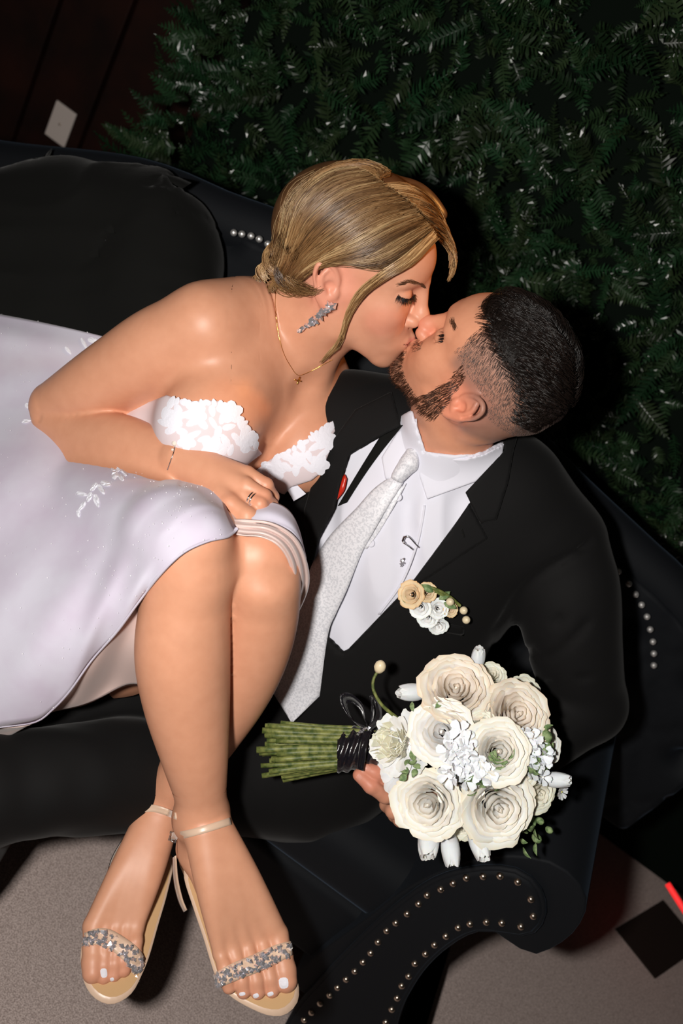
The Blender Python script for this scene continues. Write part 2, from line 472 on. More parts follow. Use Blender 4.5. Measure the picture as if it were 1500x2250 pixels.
# outlet cover
pc = onplane(128, 274, 1, YW)
plate = empty('outlet_cover', (pc[0], YW + .018, pc[2] - .053)); tagit(plate, 'pale ivory wall plate low on the dark plank wall', 'wall plate')
v, f = box((pc[0], YW + .012, pc[2]), (.068, .008, .106)); mk('cover', v, f, M_plate, plate, frame='w', smooth=False, bevel=.003)
v, f = lathe([(0, .002), (.003, .002), (.0035, 0)], 10); v = np.stack([v[:, 0], -v[:, 2], v[:, 1]], 1) + np.array([pc[0], YW + .0075, pc[2]])
mk('screw', v, f, M_nail, plate, frame='w')

# ------------------------------------------------------------------ hedge wall of plastic ferns
YH = 1.86
hl = onplane(390, 40, 1, YH); hl2 = onplane(300, 330, 1, YH)
XH0 = (hl[0] + hl2[0]) / 2 + .02
hedge = empty('hedge_wall', (.6, YH + .06, 0)); tagit(hedge, 'green artificial fern hedge panel standing behind the black sofa', 'hedge wall')
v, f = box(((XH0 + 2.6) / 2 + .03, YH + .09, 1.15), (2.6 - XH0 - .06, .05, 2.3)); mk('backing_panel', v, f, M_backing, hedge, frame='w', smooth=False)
def frond_geo(n, L, seed, wid=.26, droop=.25):
    r = np.random.RandomState(seed); V = []; Fq = []
    xs = np.linspace(.06, 1, n) * L
    def zc(x): return -droop * L * (x / L) ** 2
    for i, x in enumerate(xs):
        t = i / (n - 1); w = L * wid * (math.sin(math.pi * min(.12 + t * .9, 1)) ** .7) * (1 - .45 * t) + .002; hw = L / n * .42
        for s in (-1, 1):
            b = len(V); tl = r.uniform(-.45, .2) * w; fx = w * .38; tw = r.normal(0, .45) * hw
            V += [(x - hw, 0, zc(x)), (x + fx * .5 - hw * .9, s * w * .55, zc(x) + tl * .35 + tw), (x + fx, s * w, zc(x) + tl), (x + fx * .5 + hw * .9, s * w * .55, zc(x) + tl * .4 - tw), (x + hw, 0, zc(x))]
            Fq += [[b, b + 1, b + 3, b + 4]]; Fq += [[b + 1, b + 2, b + 3, b + 3]]
    V = np.array(V); tri = np.array([q[:3] for q in Fq if q[2] == q[3]]); qd = np.array([q for q in Fq if q[2] != q[3]])
    x = np.linspace(0, L, 6); st, sf = tube(np.stack([x, 0 * x, zc(x) - .0005], 1), np.linspace(.0016, .0006, 6), 3, cap=False)
    return joinp([(V, [qd, tri]), (st, sf)])
FR = [frond_geo(13, .105, 1), frond_geo(16, .13, 2, .2, .35), frond_geo(11, .085, 3, .3, .15), frond_geo(9, .06, 5, .38, .3)]
def frond_M(x, z, out, ang, tilt, twist, s):
    # local x runs along the frond, z is its face; first face the viewer (-y), then tilt out
    ca, sa = math.cos(ang), math.sin(ang)
    ex = np.array([ca * math.cos(tilt), -math.sin(tilt), sa * math.cos(tilt)]); n0 = np.array([0, -1.0, 0]); n0 = nrm(n0 - ex * (n0 @ ex))
    ey = np.cross(n0, ex); n1 = n0 * math.cos(twist) + ey * math.sin(twist); ey = np.cross(n1, ex)
    M = np.eye(4); M[:3, 0] = ex * s; M[:3, 1] = ey * s; M[:3, 2] = n1 * s; M[:3, 3] = (x, YH + .07 - out, z); return M
def leaf_tint(r):
    g = np.array(srgb(31, 52, 31)) * r.uniform(.55, 1.5); g[0] *= r.uniform(.7, 1.5); return g
fm = []
for j, (v, fs) in enumerate(FR):
    for q in range(3):
        me = mesh_data('fern_frond', v, fs, False); me.materials.append(M_leaf); set_attr(me, 'tint', np.tile(leaf_tint(rng), (len(v), 1))); fm.append(me)
# region of the panel the photograph shows
def inview(x, z):
    p = w2c(np.array([[x, YH, z]])); q = pix(p)[0]; return -140 < q[0] < 1640 and -140 < q[1] < 1400
nv = 0
while nv < 300:
    x, z = rng.uniform(XH0, 1.9), rng.uniform(.45, 2.2)
    if not inview(x, z): continue
    edge = x < XH0 + .12
    ang = rng.uniform(2.4, 3.9) if edge and rng.rand() < .75 else rng.uniform(0, 6.28)
    inst('fern_frond', fm[rng.randint(len(fm))], frond_M(x, z, rng.uniform(.035, .075), ang, rng.uniform(.05, .75), rng.uniform(-.6, .6), rng.uniform(.7, 1.1)), hedge)
    nv += 1
VV, QQ, TT, CC, b = [], [], [], [], 0
for i in range(6200):
    if i < 260: x, z = XH0 + rng.uniform(-.01, .05), rng.uniform(.3, 2.25); ang = rng.uniform(2.3, 4.0)
    else: x, z = rng.uniform(XH0, 2.1), rng.uniform(.3, 2.25); ang = rng.uniform(0, 6.28)
    if not inview(x, z): continue
    v, fs = FR[rng.choice([0, 1, 2, 3, 3])]; M = frond_M(x, z, rng.uniform(0, .05), ang, rng.uniform(.1, 1.1), rng.uniform(-.9, .9), rng.uniform(.5, 1.0))
    VV.append(v @ M[:3, :3].T + M[:3, 3]); QQ.append(fs[0] + b); TT.append(fs[1] + b); CC.append(np.tile(leaf_tint(rng), (len(v), 1))); b += len(v)
o = mk('foliage', np.vstack(VV), [np.vstack(QQ), np.vstack(TT)], M_leaf, hedge, smooth=False, frame='w', attr=np.vstack(CC)); tagit(o, kind='stuff')

# ------------------------------------------------------------------ sofa
YS = 1.0                                   # plane of the sofa front
sofa = empty('sofa', (.0, YS + .4, 0)); tagit(sofa, 'black velvet rolled arm sofa with metal nailhead trim, carrying the couple', 'sofa')
def slab(name, x0, x1, y0, y1, z0, z1, r, m, parent):
    v, f = box(((x0 + x1) / 2, (y0 + y1) / 2, (z0 + z1) / 2), (x1 - x0, y1 - y0, z1 - z0)); o = mk(name, v, f, m, parent, frame='w', bevel=r); o.modifiers['bevel'].segments = 5; return o
slab('seat_cushion', -1.35, .56, YS + .02, YS + .62, .33, .475, .05, M_velvet, sofa)
slab('front_rail', -1.35, .52, YS + .03, YS + .6, .155, .335, .02, M_velvet, sofa)
# arm: scroll outline read on the front plane, extruded backwards
arm_px = [(520, 2400), (600, 2215), (684, 2118), (807, 2026), (900, 1957), (1020, 1906), (1110, 1893), (1200, 1905), (1262, 1945), (1287, 2000), (1262, 2058), (1215, 2095), (1165, 2111),
          (1110, 2080), (1062, 2050), (1005, 2066), (945, 2120), (895, 2195), (860, 2290), (830, 2420)]
A = np.array([onplane(a, b_, 1, YS) for a, b_ in arm_px]); A = catmull(A, 72)
A[:, 2] = np.maximum(A[:, 2], .1)
def extr(poly, y0, y1, m, name, parent, bev):
    n = len(poly); a = poly.copy(); a[:, 1] = y0; c = poly.copy(); c[:, 1] = y1; v = np.vstack([a, c]); j = np.arange(n); k = (j + 1) % n
    me = bpy.data.meshes.new(name); og = wloc(parent)
    me.from_pydata((v - og).tolist(), [], [list(range(n))[::-1], list(range(n, 2 * n))] + np.stack([j, k, k + n, j + n], 1).tolist()); me.update()
    o = bpy.data.objects.new(name, me); COL.objects.link(o); o.parent = parent; me.materials.append(m)
    for p in me.polygons: p.use_smooth = True
    if bev:
        b = o.modifiers.new('bevel', 'BEVEL'); b.width = bev; b.segments = 5; b.limit_method = 'ANGLE'; b.angle_limit = 1.0
    return o
extr(A, YS + .01, YS + .66, M_velvet, 'arm', sofa, .022)
pan_px = [(590, 2330), (650, 2222), (700, 2163), (760, 2098), (830, 2030), (900, 1972), (960, 1935), (1030, 1915), (1100, 1912), (1150, 1926), (1184, 1962), (1192, 2010), (1172, 2046), (1140, 2054),
          (1090, 2046), (1040, 2046), (985, 2075), (935, 2120), (900, 2170), (872, 2230), (850, 2330), (830, 2420)]
A = np.array([onplane(a, b_, 1, YS) for a, b_ in pan_px]); A = catmull(A, 72)
extr(A, YS - .004, YS + .03, M_velvet, 'arm_panel', sofa, .008)
# piping round the panel
v, fs = tube(np.c_[A[:, 0], np.full(len(A), YS + .004), A[:, 2]], .005, 8); mk('piping', v, fs, M_velvet, sofa, frame='w')
nv_, nf_ = lathe([(0, .0052), (.0028, .0046), (.0050, .0028), (.0060, 0), (.0060, -.002)], 14)
nail_me = mesh_data('nailhead', nv_, nf_); nail_me.materials.append(M_nail)
M_stud = mat('bright_chrome_stud', (.97, .95, .93), .42, .6, metal=.85)
stud_me = mesh_data('nailhead', nv_, nf_); stud_me.materials.append(M_stud)
def nail(p, n, s=1.0, me=None):
    n = nrm(n); a = nrm(np.cross(n, [.1, .3, 1])); b = np.cross(n, a); M = np.eye(4); M[:3, 0] = a * s; M[:3, 1] = b * s; M[:3, 2] = n * s; M[:3, 3] = p
    inst('nailhead', me or nail_me, M, sofa)
row = [(668, 2241), (684, 2225), (703, 2205), (724, 2187), (741, 2170), (760, 2152), (779, 2134), (797, 2114), (814, 2094), (830, 2070), (849, 2045), (869, 2028), (894, 2008), (919, 1986), (938, 1967), (968, 1954), (995, 1941), (1024, 1929), (1061, 1926), (1098, 1925), (1137, 1938), (1166, 1976), (1171, 2013), (1144, 2036),
       (1102, 2028), (1068, 2026), (1032, 2030), (1006, 2038), (979, 2057), (954, 2076), (934, 2096), (911, 2117), (897, 2145), (882, 2166), (872, 2193), (860, 2218), (847, 2246)]
for a, b_ in row: nail(onplane(a, b_, 1, YS - .005), (0, -1, 0), .95)
# camel back: rolled top edge along a curve, tufted panel below
bx = np.array([-1.35, -1.0, -.85, -.61, -.45, -.3, 0, .225, .44, .55, .70, .80])
bz = np.array([.60, .72, .78, .91, .955, .99, .985, .93, .90, .885, .83, .74])
top = catmull(np.stack([bx, np.full(len(bx), YS + .52), bz], 1), 60)
v, fs = tube(top, .045, 14); mk('back_roll', v, fs, M_velvet, sofa, frame='w')
nu, nw = 150, 60; V = []
for i in range(nu):
    u = i / (nu - 1) * (len(top) - 1); k = min(int(u), len(top) - 2); t = top[k] * (1 - (u - k)) + top[k + 1] * (u - k)
    z = np.linspace(.44, t[2] - .005, nw); tx, tz = t[0] / .17, (z - .50) / .15
    d = np.full(nw, 9.0)
    for gx in range(int(tx) - 2, int(tx) + 3):
        for gz in range(-1, 5):
            d = np.minimum(d, np.hypot(tx - gx - (.5 if gz % 2 else 0), tz - gz))
    cre = np.minimum(np.abs(((tx + tz / 1.0 * .5) % 1) - .5), np.abs(((tx - tz * .5) % 1) - .5))
    y = t[1] - .045 + .03 * np.exp(-(d / .16) ** 2) - .012 * np.sqrt(np.clip(d, 0, 1)) + .006 * np.exp(-(cre / .05) ** 2)
    V.append(np.stack([np.full(nw, t[0]), y, z], 1))
mk('back_panel', np.array(V).reshape(-1, 3), grid_faces(nu, nw), M_velvet, sofa, frame='w', solid=.03, offset=-1)
bv, bf = lathe([(0, .006), (.006, .0045), (.010, .001), (.010, -.004)], 12); bme = mesh_data('tuft_button', bv, bf); bme.materials.append(M_velvet)
for gz in range(0, 3):
    for gx in range(-7, 4):
        x = (gx + (.5 if gz % 2 else 0)) * .17; z = .50 + gz * .15
        if x > .66: continue
        ty = np.interp(x, top[:, 0], top[:, 1]); M = np.eye(4); M[:3, :3] = np.array([[1, 0, 0], [0, 0, -1], [0, 1, 0]]); M[:3, 3] = (x, ty - .022, z); inst('tuft_button', bme, M, sofa)
# nailheads along the back's curve
for a, b_ in [(1338, 1233), (1358, 1256), (1381, 1283), (1396, 1306), (1409, 1329), (1421, 1355), (1428, 1383), (1434, 1410), (1436, 1436), (1436, 1462)]:
    nail(onplane(a, b_, 1, YS + .455), (-.35, -1, .6), .95, stud_me)
for a, b_ in [(513, 511), (531, 514), (551, 518), (569, 525), (588, 536)]: nail(onplane(a, b_, 1, YS + .455), (-.1, -1, .5), .95, stud_me)
for x in (-1.2, .47):
    v, f = lathe([(.0, .0), (.018, .0), (.022, .05), (.03, .11), (.032, .16), (0, .16)], 14); v = v + np.array([x if x < 0 else onplane(622, 2246, 1, YS + .05)[0] + .01, YS + .06, 0]); mk('leg', v, f, M_wood, sofa, frame='w')
# thin dark brown square and red light on the floor at the right
p0 = onplane(1440, 2150, 2, .004); p1 = onplane(1352, 2040, 2, .004); p2 = onplane(1540, 2080, 2, .004)
q = np.array([p0, p1, p1 + (p2 - p0), p2]); v = np.vstack([q + [0, 0, .002], q - [0, 0, .003]])
o = mk('floor_square', v, np.array([[0, 1, 2, 3], [7, 6, 5, 4], [0, 4, 5, 1], [1, 5, 6, 2], [2, 6, 7, 3], [3, 7, 4, 0]]), M_square, frame='w', smooth=False); tagit(o, 'dark brown square corner on the carpet right of the sofa arm', 'mat')
a = onplane(1466, 1942, 1, 1.72); c = onplane(1560, 2090, 1, 1.62)
v, fs = tube(np.linspace(a, c, 12), .007, 10); o = mk('red_light_tube', v, fs, M_red, frame='w'); tagit(o, 'thin glowing red light tube at the foot of the hedge', 'light tube')
# black creased fabric mound behind the bride, at the sofa's far end
mo = Sdf()
mo.limb([P(-60, 640, 1.68), P(90, 520, 1.66), P(220, 500, 1.63), P(330, 500, 1.60), P(368, 560, 1.58), P(360, 680, 1.57)], [.13, .115, .10, .088, .08, .08], k=.05, bent=True); mo.cone(P(60, 650, 1.66), P(300, 640, 1.62), .12, .10, k=.06)
mo.cone(P(0, 760, 1.64), P(250, 740, 1.62), .1, .09, k=.06)
v, q = surface(mo, *bbox(PL([(-140, 380, 1.5), (440, 860, 1.5), (200, 480, 1.46), (200, 480, 1.76), (60, 380, 1.6)]), .06), .009, proj=1); _g = mo.grad(v); v = v + _g * (.008 * (1 - np.abs(vnoise(v * np.array([.8, 1.6, 1]), 11, 6))) ** 2)[:, None] + _g * (.006 * vnoise(v, 12, 3))[:, None]
o = mk('black_fabric', v, q, M_black, frame='cam'); tagit(o, 'rounded mound of black creased fabric behind the bride, left on the sofa', 'fabric')
# ------------------------------------------------------------------ people: shared anatomy
def frame(F, U):
    F = nrm(F); U = nrm(np.array(U) - F * (np.dot(U, F))); return np.stack([F, U, np.cross(F, U)], 1)
def head_prims(S, O, R, s, male, lean=0):
    """face, skull and ears; local axes x = face forward, y = up, z = the person's right; millimetres"""
    def T(p): return O + R @ (np.array(p, float) * s / 1000)
    def E(c, r, k=8, op='u', rot=None):
        RR = R if rot is None else R @ rot
        S.ell(T(c), np.array(r, float) * s / 1000, RR, k=k * s / 1000, op=op)
    def C(a, b, ra, rb, k=6, op='u'): S.cone(T(a), T(b), ra * s / 1000, rb * s / 1000, k=k * s / 1000, op=op)
    def LM(p, r, k=4, op='u'): S.limb([T(q) for q in p], np.array(r, float) * s / 1000, k=k * s / 1000, op=op, bent=True)
    def CH(p, r, k=4, kin=2, op='u'): S.chain([T(q) for q in p], np.array(r, float) * s / 1000, k=k * s / 1000, kin=kin * s / 1000, op=op)
    def ry(a): c, d = math.cos(a), math.sin(a); return np.array([[c, 0, d], [0, 1, 0], [-d, 0, c]])
    w = 1.0 if male else .95
    E((-6, 44, 0), (97, 84, 75 * w))                                # skull
    E((30, 48, 0), (66, 46, 60 * w), k=20)                          # forehead
    E((38, -8, 0), (52, 62, 56 * w), k=20)                          # mid face
    for z in (-1, 1):
        E((60, -12, z * 37 * w), (24, 20, 20), k=22)                # cheekbone
        E((56, -36, z * 27 * w), (30, 30, 22), k=24)                # cheek
        C((12, -58, z * 44 * w), (74, -88, z * 13), 15 if male else 12, 15 if male else 12, k=26)   # jaw
        C((4, -10, z * 52 * w), (12, -58, z * 45 * w), 17, 15, k=24)
    E((66, -54, 0), (34, 36, 34), k=20)                             # muzzle
    E((84, -93, 0), (17 if male else 15, 15, 19 if male else 15), k=18)        # chin
    for z in (-1, 1):
        C((89 if male else 85, 39 if male else 35, z * 9), (74 if male else 72, 37 if male else 36, z * 42), 10.5 if male else 7, 8.5 if male else 6, k=12)       # brow
        E((97, 15, z * 31), (14, 11, 17), k=14, op='s')             # eye socket
    # nose
    C((90 if male else 94, 25 if male else 29, 0), (105.5, -8, 0), 7.5 if male else 6.5, 9.0 if male else 8, k=11)
    E((107.5, -16, 0), (12, 11, 11.5 if male else 10.5), k=9)
    for z in (-1, 1):
        E((100, -24, z * 11.5), (10.5, 8.2, 7), k=4)
        E((103, -33, z * 8), (5.6, 4.4, 3.3) if male else (4.5, 3.6, 2.8), k=2.5, op='s')
    C((104, -28, 0), (98, -36, 0), 4.5, 4, k=4)
    for z in (-1, 1): CH([(99, -12, z * 17), (92, -20, z * 20), (91, -30, z * 18.5)], [1.3] * 3, k=3, op='s')      # groove round the nostril wing
    for z in (-1, 1):                                               # eyeball under the closed lid
        E((72, 15, z * 31.5), (15.5, 14.5, 15.5), k=3)
    # lips, pushed forward in the kiss
    m0, mz = (0, 1.0) if male else (7, .72)
    if not male: E((80, -60, 0), (26, 24, 24), k=18)
    def mw(l): return [(x + m0, y, z * mz) for x, y, z in l]
    up = [(86, -57, -24), (95, -54, -13), (100, -51, 0), (95, -54, 13), (86, -57, 24)]
    lo = [(86, -58, -23), (93, -62, -12), (98, -64, 0), (93, -62, 12), (86, -58, 23)]
    CH(mw(up), (2.5, 4.5, 5.5, 4.5, 2.5), k=7, kin=4); CH(mw(lo), (2.5, 5, 6, 5, 2.5), k=7, kin=4)
    CH(mw([(91, -57.5, -25), (102, -56.5, -10), (107, -57, 0), (102, -56.5, 10), (91, -57.5, 25)]), [1.4] * 5, k=3, op='s')
    for z in (-1, 1):                                               # crease under the lower lid and at the lid line
        CH([(90, 7, z * 18), (91, 5.0, z * 27), (86, 5.5, z * 37), (76, 9, z * 46)], [.9] * 4, k=1.8, op='s')
        CH([(92, 19, z * 17), (90.5, 25, z * 28), (83, 25, z * 40)], [1.1] * 3, k=2.5, op='s')
    # ears
    for z in (-1, 1):
        def q(x, y, o):                                             # ear plane: leans back and stands off the head
            a = math.radians(-14); xx = x * math.cos(a) - y * math.sin(a) * -1; yy = y * math.cos(a) + x * math.sin(a)
            return (-13 + xx, 2 + yy, z * (76 * (1 if male else .97) + o - .46 * xx))
        RR = ry(z * .46)
        S_ = 1.06 if male else 1.0
        for cc, rr, kk in (((0, 6, 1), (15, 25, 4.2), 5), ((4, -20, 0), (8, 11, 4), 5)):
            E(q(*[a * S_ for a in cc]), [a * S_ for a in rr], k=kk, rot=RR)
        hel = [(11, 3, 2), (13, 16, 3), (8, 28, 4), (-3, 32, 4.5), (-13, 25, 5), (-17, 10, 5), (-14, -6, 4), (-7, -17, 3), (2, -27, 2), (8, -24, 1)]
        LM([q(*[a * S_ for a in p]) for p in hel], [2.6, 3, 3.2, 3.4, 3.6, 3.6, 3.6, 4, 5.5, 4], k=2.5)
        E(q(2, -1, 7), (9, 11, 7), k=4, op='s', rot=RR)             # concha
        LM([q(*[a * S_ for a in p]) for p in [(-2, 22, 4), (-8, 12, 4.2), (-9, -2, 4.5), (-3, -12, 4)]], [2, 3, 3, 2.6], k=3)   # antihelix
        LM([q(*[a * S_ for a in p]) for p in [(-6, 25, 7), (-11, 20, 7.5), (-13.5, 8, 7.5), (-11, -6, 7)]], [1.6] * 4, k=2.5, op='s')
        E(q(11, -4, 4.5), (4.5, 6, 3.5), k=4, rot=RR)               # tragus
        E(q(2, -14, 4), (4, 3, 3.2), k=3, rot=RR)
    return T
def finger(S, pts, r, k=.004, nail=None):
    S.chain(pts, r, k=k, kin=.003)
def fixw(V, Q, f):
    """make the faces look outwards"""
    i = np.linspace(0, len(Q) - 1, min(400, len(Q))).astype(int); a, b, c = V[Q[i, 0]], V[Q[i, 1]], V[Q[i, 2]]
    n = np.cross(b - a, c - a); g = f.grad((a + b + c) / 3)
    return Q[:, ::-1] if (n * g).sum(1).mean() < 0 else Q
def body_mesh(f, regs, pad=.004):
    """regs: [(lo, hi, h)], later (finer) boxes take over from the earlier ones; one joined mesh on the same surface"""
    parts = []
    for i, (lo, hi, h) in enumerate(regs):
        later = regs[i + 1:]
        def keep(c, lo=lo, hi=hi, later=later):
            m = ((c > lo + 1e-4) & (c < hi - 1e-4)).all(1)
            for l2, h2, hh in later:
                m &= ~((c > l2 + h * .6) & (c < h2 - h * .6)).all(1)
            return m
        V, Q = surface(f, lo, hi, h, keep)
        for l2, h2, hh in later:                # tuck the rim of the coarser mesh just under the finer one
            m = ((V > l2 - h * .2) & (V < h2 + h * .2)).all(1)
            if m.any(): V[m] -= nrm(f.grad(V[m])) * .0005
        parts.append((V, fixw(V, Q, f)))
    V, Fs = joinp(parts); return V, Fs[0]

M_skin_b = mat('bride_skin', srgb(205, 145, 112), .46, .45, sss=.06, sssr=(.004,), attr='tint', noise=(60, (.93, .90, .88), 5, .3, .75), bump=(700, .06, .0008))
M_skin_g = mat('groom_skin', srgb(205, 145, 112), .48, .4, sss=.06, sssr=(.004,), attr='tint', noise=(70, (.92, .88, .86), 5, .3, .75), bump=(700, .08, .0008))
M_hair_b = mat('blonde_hair', (.3, .2, .1), .36, .45, attr='tint')
M_hair_g = mat('dark_hair', (.01, .007, .006), .34, .4, attr='tint')
M_lash = mat('lash_black', (.006, .004, .004), .5, .3)

# ------------------------------------------------------------------ bride: body
BF, BU, BL = (0.90377764, -0.42740146, 0.02267111), (0.32983554, 0.72926507, 0.59948393), None
BO = P(774, 597, 1.31); BS = .985
BR = frame(BF, BU)
S_ax, N_ax, U_ax = nrm((.6, -.3, -.745)), nrm((.6, -.46, .66)), nrm((.541, .843, .096))
BT = np.stack([S_ax, U_ax, N_ax], 1)
def bt(base, s, u, n): return base + S_ax * s + U_ax * u + N_ax * n
nb = P(646, 752, 1.405)                              # base of the neck
bride_sdf = Sdf(); B = bride_sdf
HB = head_prims(B, BO, BR, BS, False)
B.cone(HB((-16, -30, 0)), nb, .052, .056, k=.022)    # neck
B.cone(HB((4, -52, 0)), bt(nb, 0, -.01, .028), .040, .046, k=.02)
for z in (1, -1): B.cone(HB((-22, -20, z * 52)), bt(nb, -z * .022, -.022, .042), .008, .006, k=.04)   # neck muscle
shR = P(452, 714, 1.295); shL = bt(nb, .150, -.055, -.005)
B.limb([HB((-18, -60, 0)), P(590, 690, 1.365), P(520, 692, 1.325), shR], [.040, .050, .050, .050], n=8, k=.045); B.cone(bt(nb, .03, .0, -.01), shL, .048, .048, k=.03)
B.ell(bt(nb, -.005, -.105, -.015), (.128, .13, .084), BT, k=.04)            # ribcage
B.ell(bt(nb, -.05, -.28, -.03), (.100, .15, .08), BT, k=.06)             # waist
for z in (-1, 1): B.cone(bt(nb, z * .018, -.028, .048), bt(nb, z * .13, -.022, .028), .010, .011, k=.022)  # collar bone
B.ell(bt(nb, 0, -.045, .085), (.014, .014, .014), BT, k=.03, op='s')
brR = bt(nb, -.100, -.150, .060); brL = bt(nb, .076, -.120, .057)
B.ell(brR, (.068, .070, .062), BT, k=.035); B.ell(brL, (.067, .066, .062), BT, k=.006)
B.ell(bt(nb, -.085, -.10, .040), (.06, .07, .045), BT, k=.04); B.ell(bt(nb, .065, -.085, .040), (.06, .06, .045), BT, k=.02)
n_torso = len(B.ops)
# right arm
elF = P(112, 914, 1.40); wrR = P(398, 1008, 1.275)
B.limb([shR, P(350, 765, 1.318), P(265, 816, 1.345), P(190, 858, 1.37), P(118, 890, 1.395)], [.052, .0545, .051, .045, .0335], n=14, k=.022)
B.limb([P(118, 892, 1.395), elF, P(180, 948, 1.375), P(270, 966, 1.33), P(340, 988, 1.30), wrR], [.031, .031, .0355, .0335, .0285, .0235], n=14, k=.004)
# left arm goes behind the groom
elL = P(985, 985, 1.60); B.cone(shL, elL, .046, .040, k=.02)
# hips and thighs under the dress
hp = bt(nb, 0, -.47, -.02); B.ell(hp, (.165, .13, .12), BT, k=.08)
knN, knF = P(424, 1222, 1.165), P(570, 1243, 1.215)
B.cone(P(190, 1120, 1.40), knN + np.array([-.01, .01, -.012]), .085, .056, k=.04)
B.cone(P(330, 1080, 1.45), knF + np.array([-.004, .012, -.012]), .08, .054, k=.02)
# near leg
anN = P(443, 1795, 1.285)
B.limb([P(380, 1170, 1.19), knN, P(408, 1320, 1.185), P(401, 1432, 1.205), P(410, 1540, 1.23), P(428, 1660, 1.255), P(440, 1745, 1.275), anN], [.055, .050, .0535, .0575, .0535, .0425, .0335, .0325], n=20, k=.02)
B.ell(P(440, 1180, 1.14), (.032, .03, .028), k=.03)
# far leg
anF = P(352, 1775, 1.40)
B.limb([P(520, 1170, 1.25), knF, P(572, 1320, 1.245), P(550, 1420, 1.285), P(510, 1520, 1.32), P(440, 1640, 1.36), P(380, 1735, 1.39), anF], [.053, .047, .050, .0525, .049, .041, .034, .033], n=20, k=.006)
# feet
def foot(S, an, heel, ball, tip, big, side, spread, r=1.0):
    """ankle, heel, ball centre, toe-end centre (camera frame); big = +1 if the big toe lies to the viewer's right"""
    fw = nrm(tip - heel); up = nrm(np.cross(np.cross(fw, an - heel), fw)); lat = np.cross(fw, up)
    if lat[0] * big < 0: lat = -lat
    S.cone(an, heel + up * .012, .031 * r, .028 * r, k=.018)
    S.ell(an + lat * .021 - fw * .002, (.011, .014, .011), k=.016); S.ell(an - lat * .021 - fw * .006 - up * .006, (.011, .014, .011), k=.016)
    S.cone(heel + up * .005, ball - lat * .022 - up * .004, .025 * r, .014 * r, k=.02)
    nails = []; L = np.linalg.norm(tip - ball); fo0 = nrm(tip - ball); ins = an + fw * .022 + up * .004
    tl = ((.034, 1.0, .0152, .25), (.0145, 1.06, .0106, 1), (-.0035, 1.0, .0102, 1), (-.0205, .90, .0098, 1), (-.0360, .72, .0092, 1))
    for i, (o, ln, rr, c) in enumerate(tl):                      # instep: one ray for each toe
        rr *= r; b0 = ball + lat * o * spread - fo0 * (.0025 * i)
        S.limb([ins + lat * o * .25, ins * .5 + b0 * .5 + up * .006 + lat * o * .12, b0], [.0235 * r, .0195 * r, rr * 1.0], n=6, k=.006)
    for i, (o, ln, rr, c) in enumerate(tl):
        rr *= r; b0 = ball + lat * o * spread - fo0 * (.0025 * i); fo = nrm(fo0 - lat * o * 1.4)
        l = L * ln; p1 = b0 + fo * l * .45 + up * (.004 * c); p2 = b0 + fo * l * .78 + up * (.002 * c - .001); p3 = b0 + fo * l * 1.0 - up * .003 * c
        S.chain([b0, p1, p2, p3], [rr * 1.0, rr * .97, rr * 1.0, rr * .93], k=.003, kin=.004)
        nails.append((p3, nrm(p3 - p2), up, lat, rr))
    return dict(fw=fw, up=up, lat=lat, heel=heel, ball=ball, tip=tip, an=an, nails=nails)
footN = foot(B, anN, P(436, 1868, 1.335), P(550, 2082, 1.262), P(575, 2184, 1.240), 1, 1, 1.10, 1.0)
footF = foot(B, anF, P(333, 1850, 1.425), P(252, 2045, 1.315), P(246, 2148, 1.285), -1, 1, .82, .95)
# right hand: back of the hand to the viewer, fingers curled into the gathered skirt
hdir = nrm(P(560, 1075, 1.235) - wrR)
kn = [P(543, 1041, 1.238), P(541, 1066, 1.224), P(534, 1088, 1.222), P(522, 1107, 1.230)]      # knuckles from index to little finger
for i, kk_ in enumerate(kn): B.limb([wrR, wrR * .5 + kk_ * .5 + np.array([0, 0, .003]), kk_], [.0225, .0165, .0098], k=.009)
fing = [[kn[0], P(584, 1066, 1.238), P(598, 1092, 1.254), P(594, 1112, 1.275)],
        [kn[1], P(580, 1090, 1.220), P(596, 1110, 1.236), P(590, 1130, 1.26)],
        [kn[2], P(571, 1107, 1.213), P(588, 1122, 1.228), P(584, 1140, 1.25)],
        [kn[3], P(555, 1124, 1.222), P(572, 1134, 1.235), P(572, 1150, 1.255)]]
for i, p in enumerate(fing): B.chain(p, [.0098, .0090, .0083, .0076], k=.0028, kin=.004)
thumb = [P(455, 1040, 1.255), P(506, 1106, 1.212), P(543, 1132, 1.204), P(574, 1150, 1.208)]
B.chain(thumb, [.017, .0118, .0105, .0088], k=.006, kin=.004)
bride_pts = PL([(640, 380, 1.3), (1000, 600, 1.3)])
hd_lo, hd_hi = BO - .155, BO + .165
def rg(l, pad): return bbox(PL(l), pad)
regs = [(*rg([(60, 600, 1.25), (850, 1000, 1.6), (640, 760, 1.3), (640, 760, 1.6), (130, 900, 1.45), (560, 1060, 1.3)], .03), .0049),
        (*rg([(260, 1150, 1.1), (660, 1150, 1.3), (260, 1900, 1.3), (640, 1830, 1.40)], .04), .0049),
        (hd_lo, hd_hi, .0022),
        (*rg([(380, 1000, 1.20), (610, 1160, 1.30), (610, 1000, 1.2), (400, 1160, 1.3)], .012), 0.0019),
        (*rg([(360, 1760, 1.28), (640, 2190, 1.22), (385, 1860, 1.345)], .016), .0022),
        (*rg([(205, 1750, 1.42), (400, 1760, 1.45), (205, 2165, 1.25), (330, 2165, 1.3)], .016), .0022)]
BV, BQ = body_mesh(bride_sdf, regs)
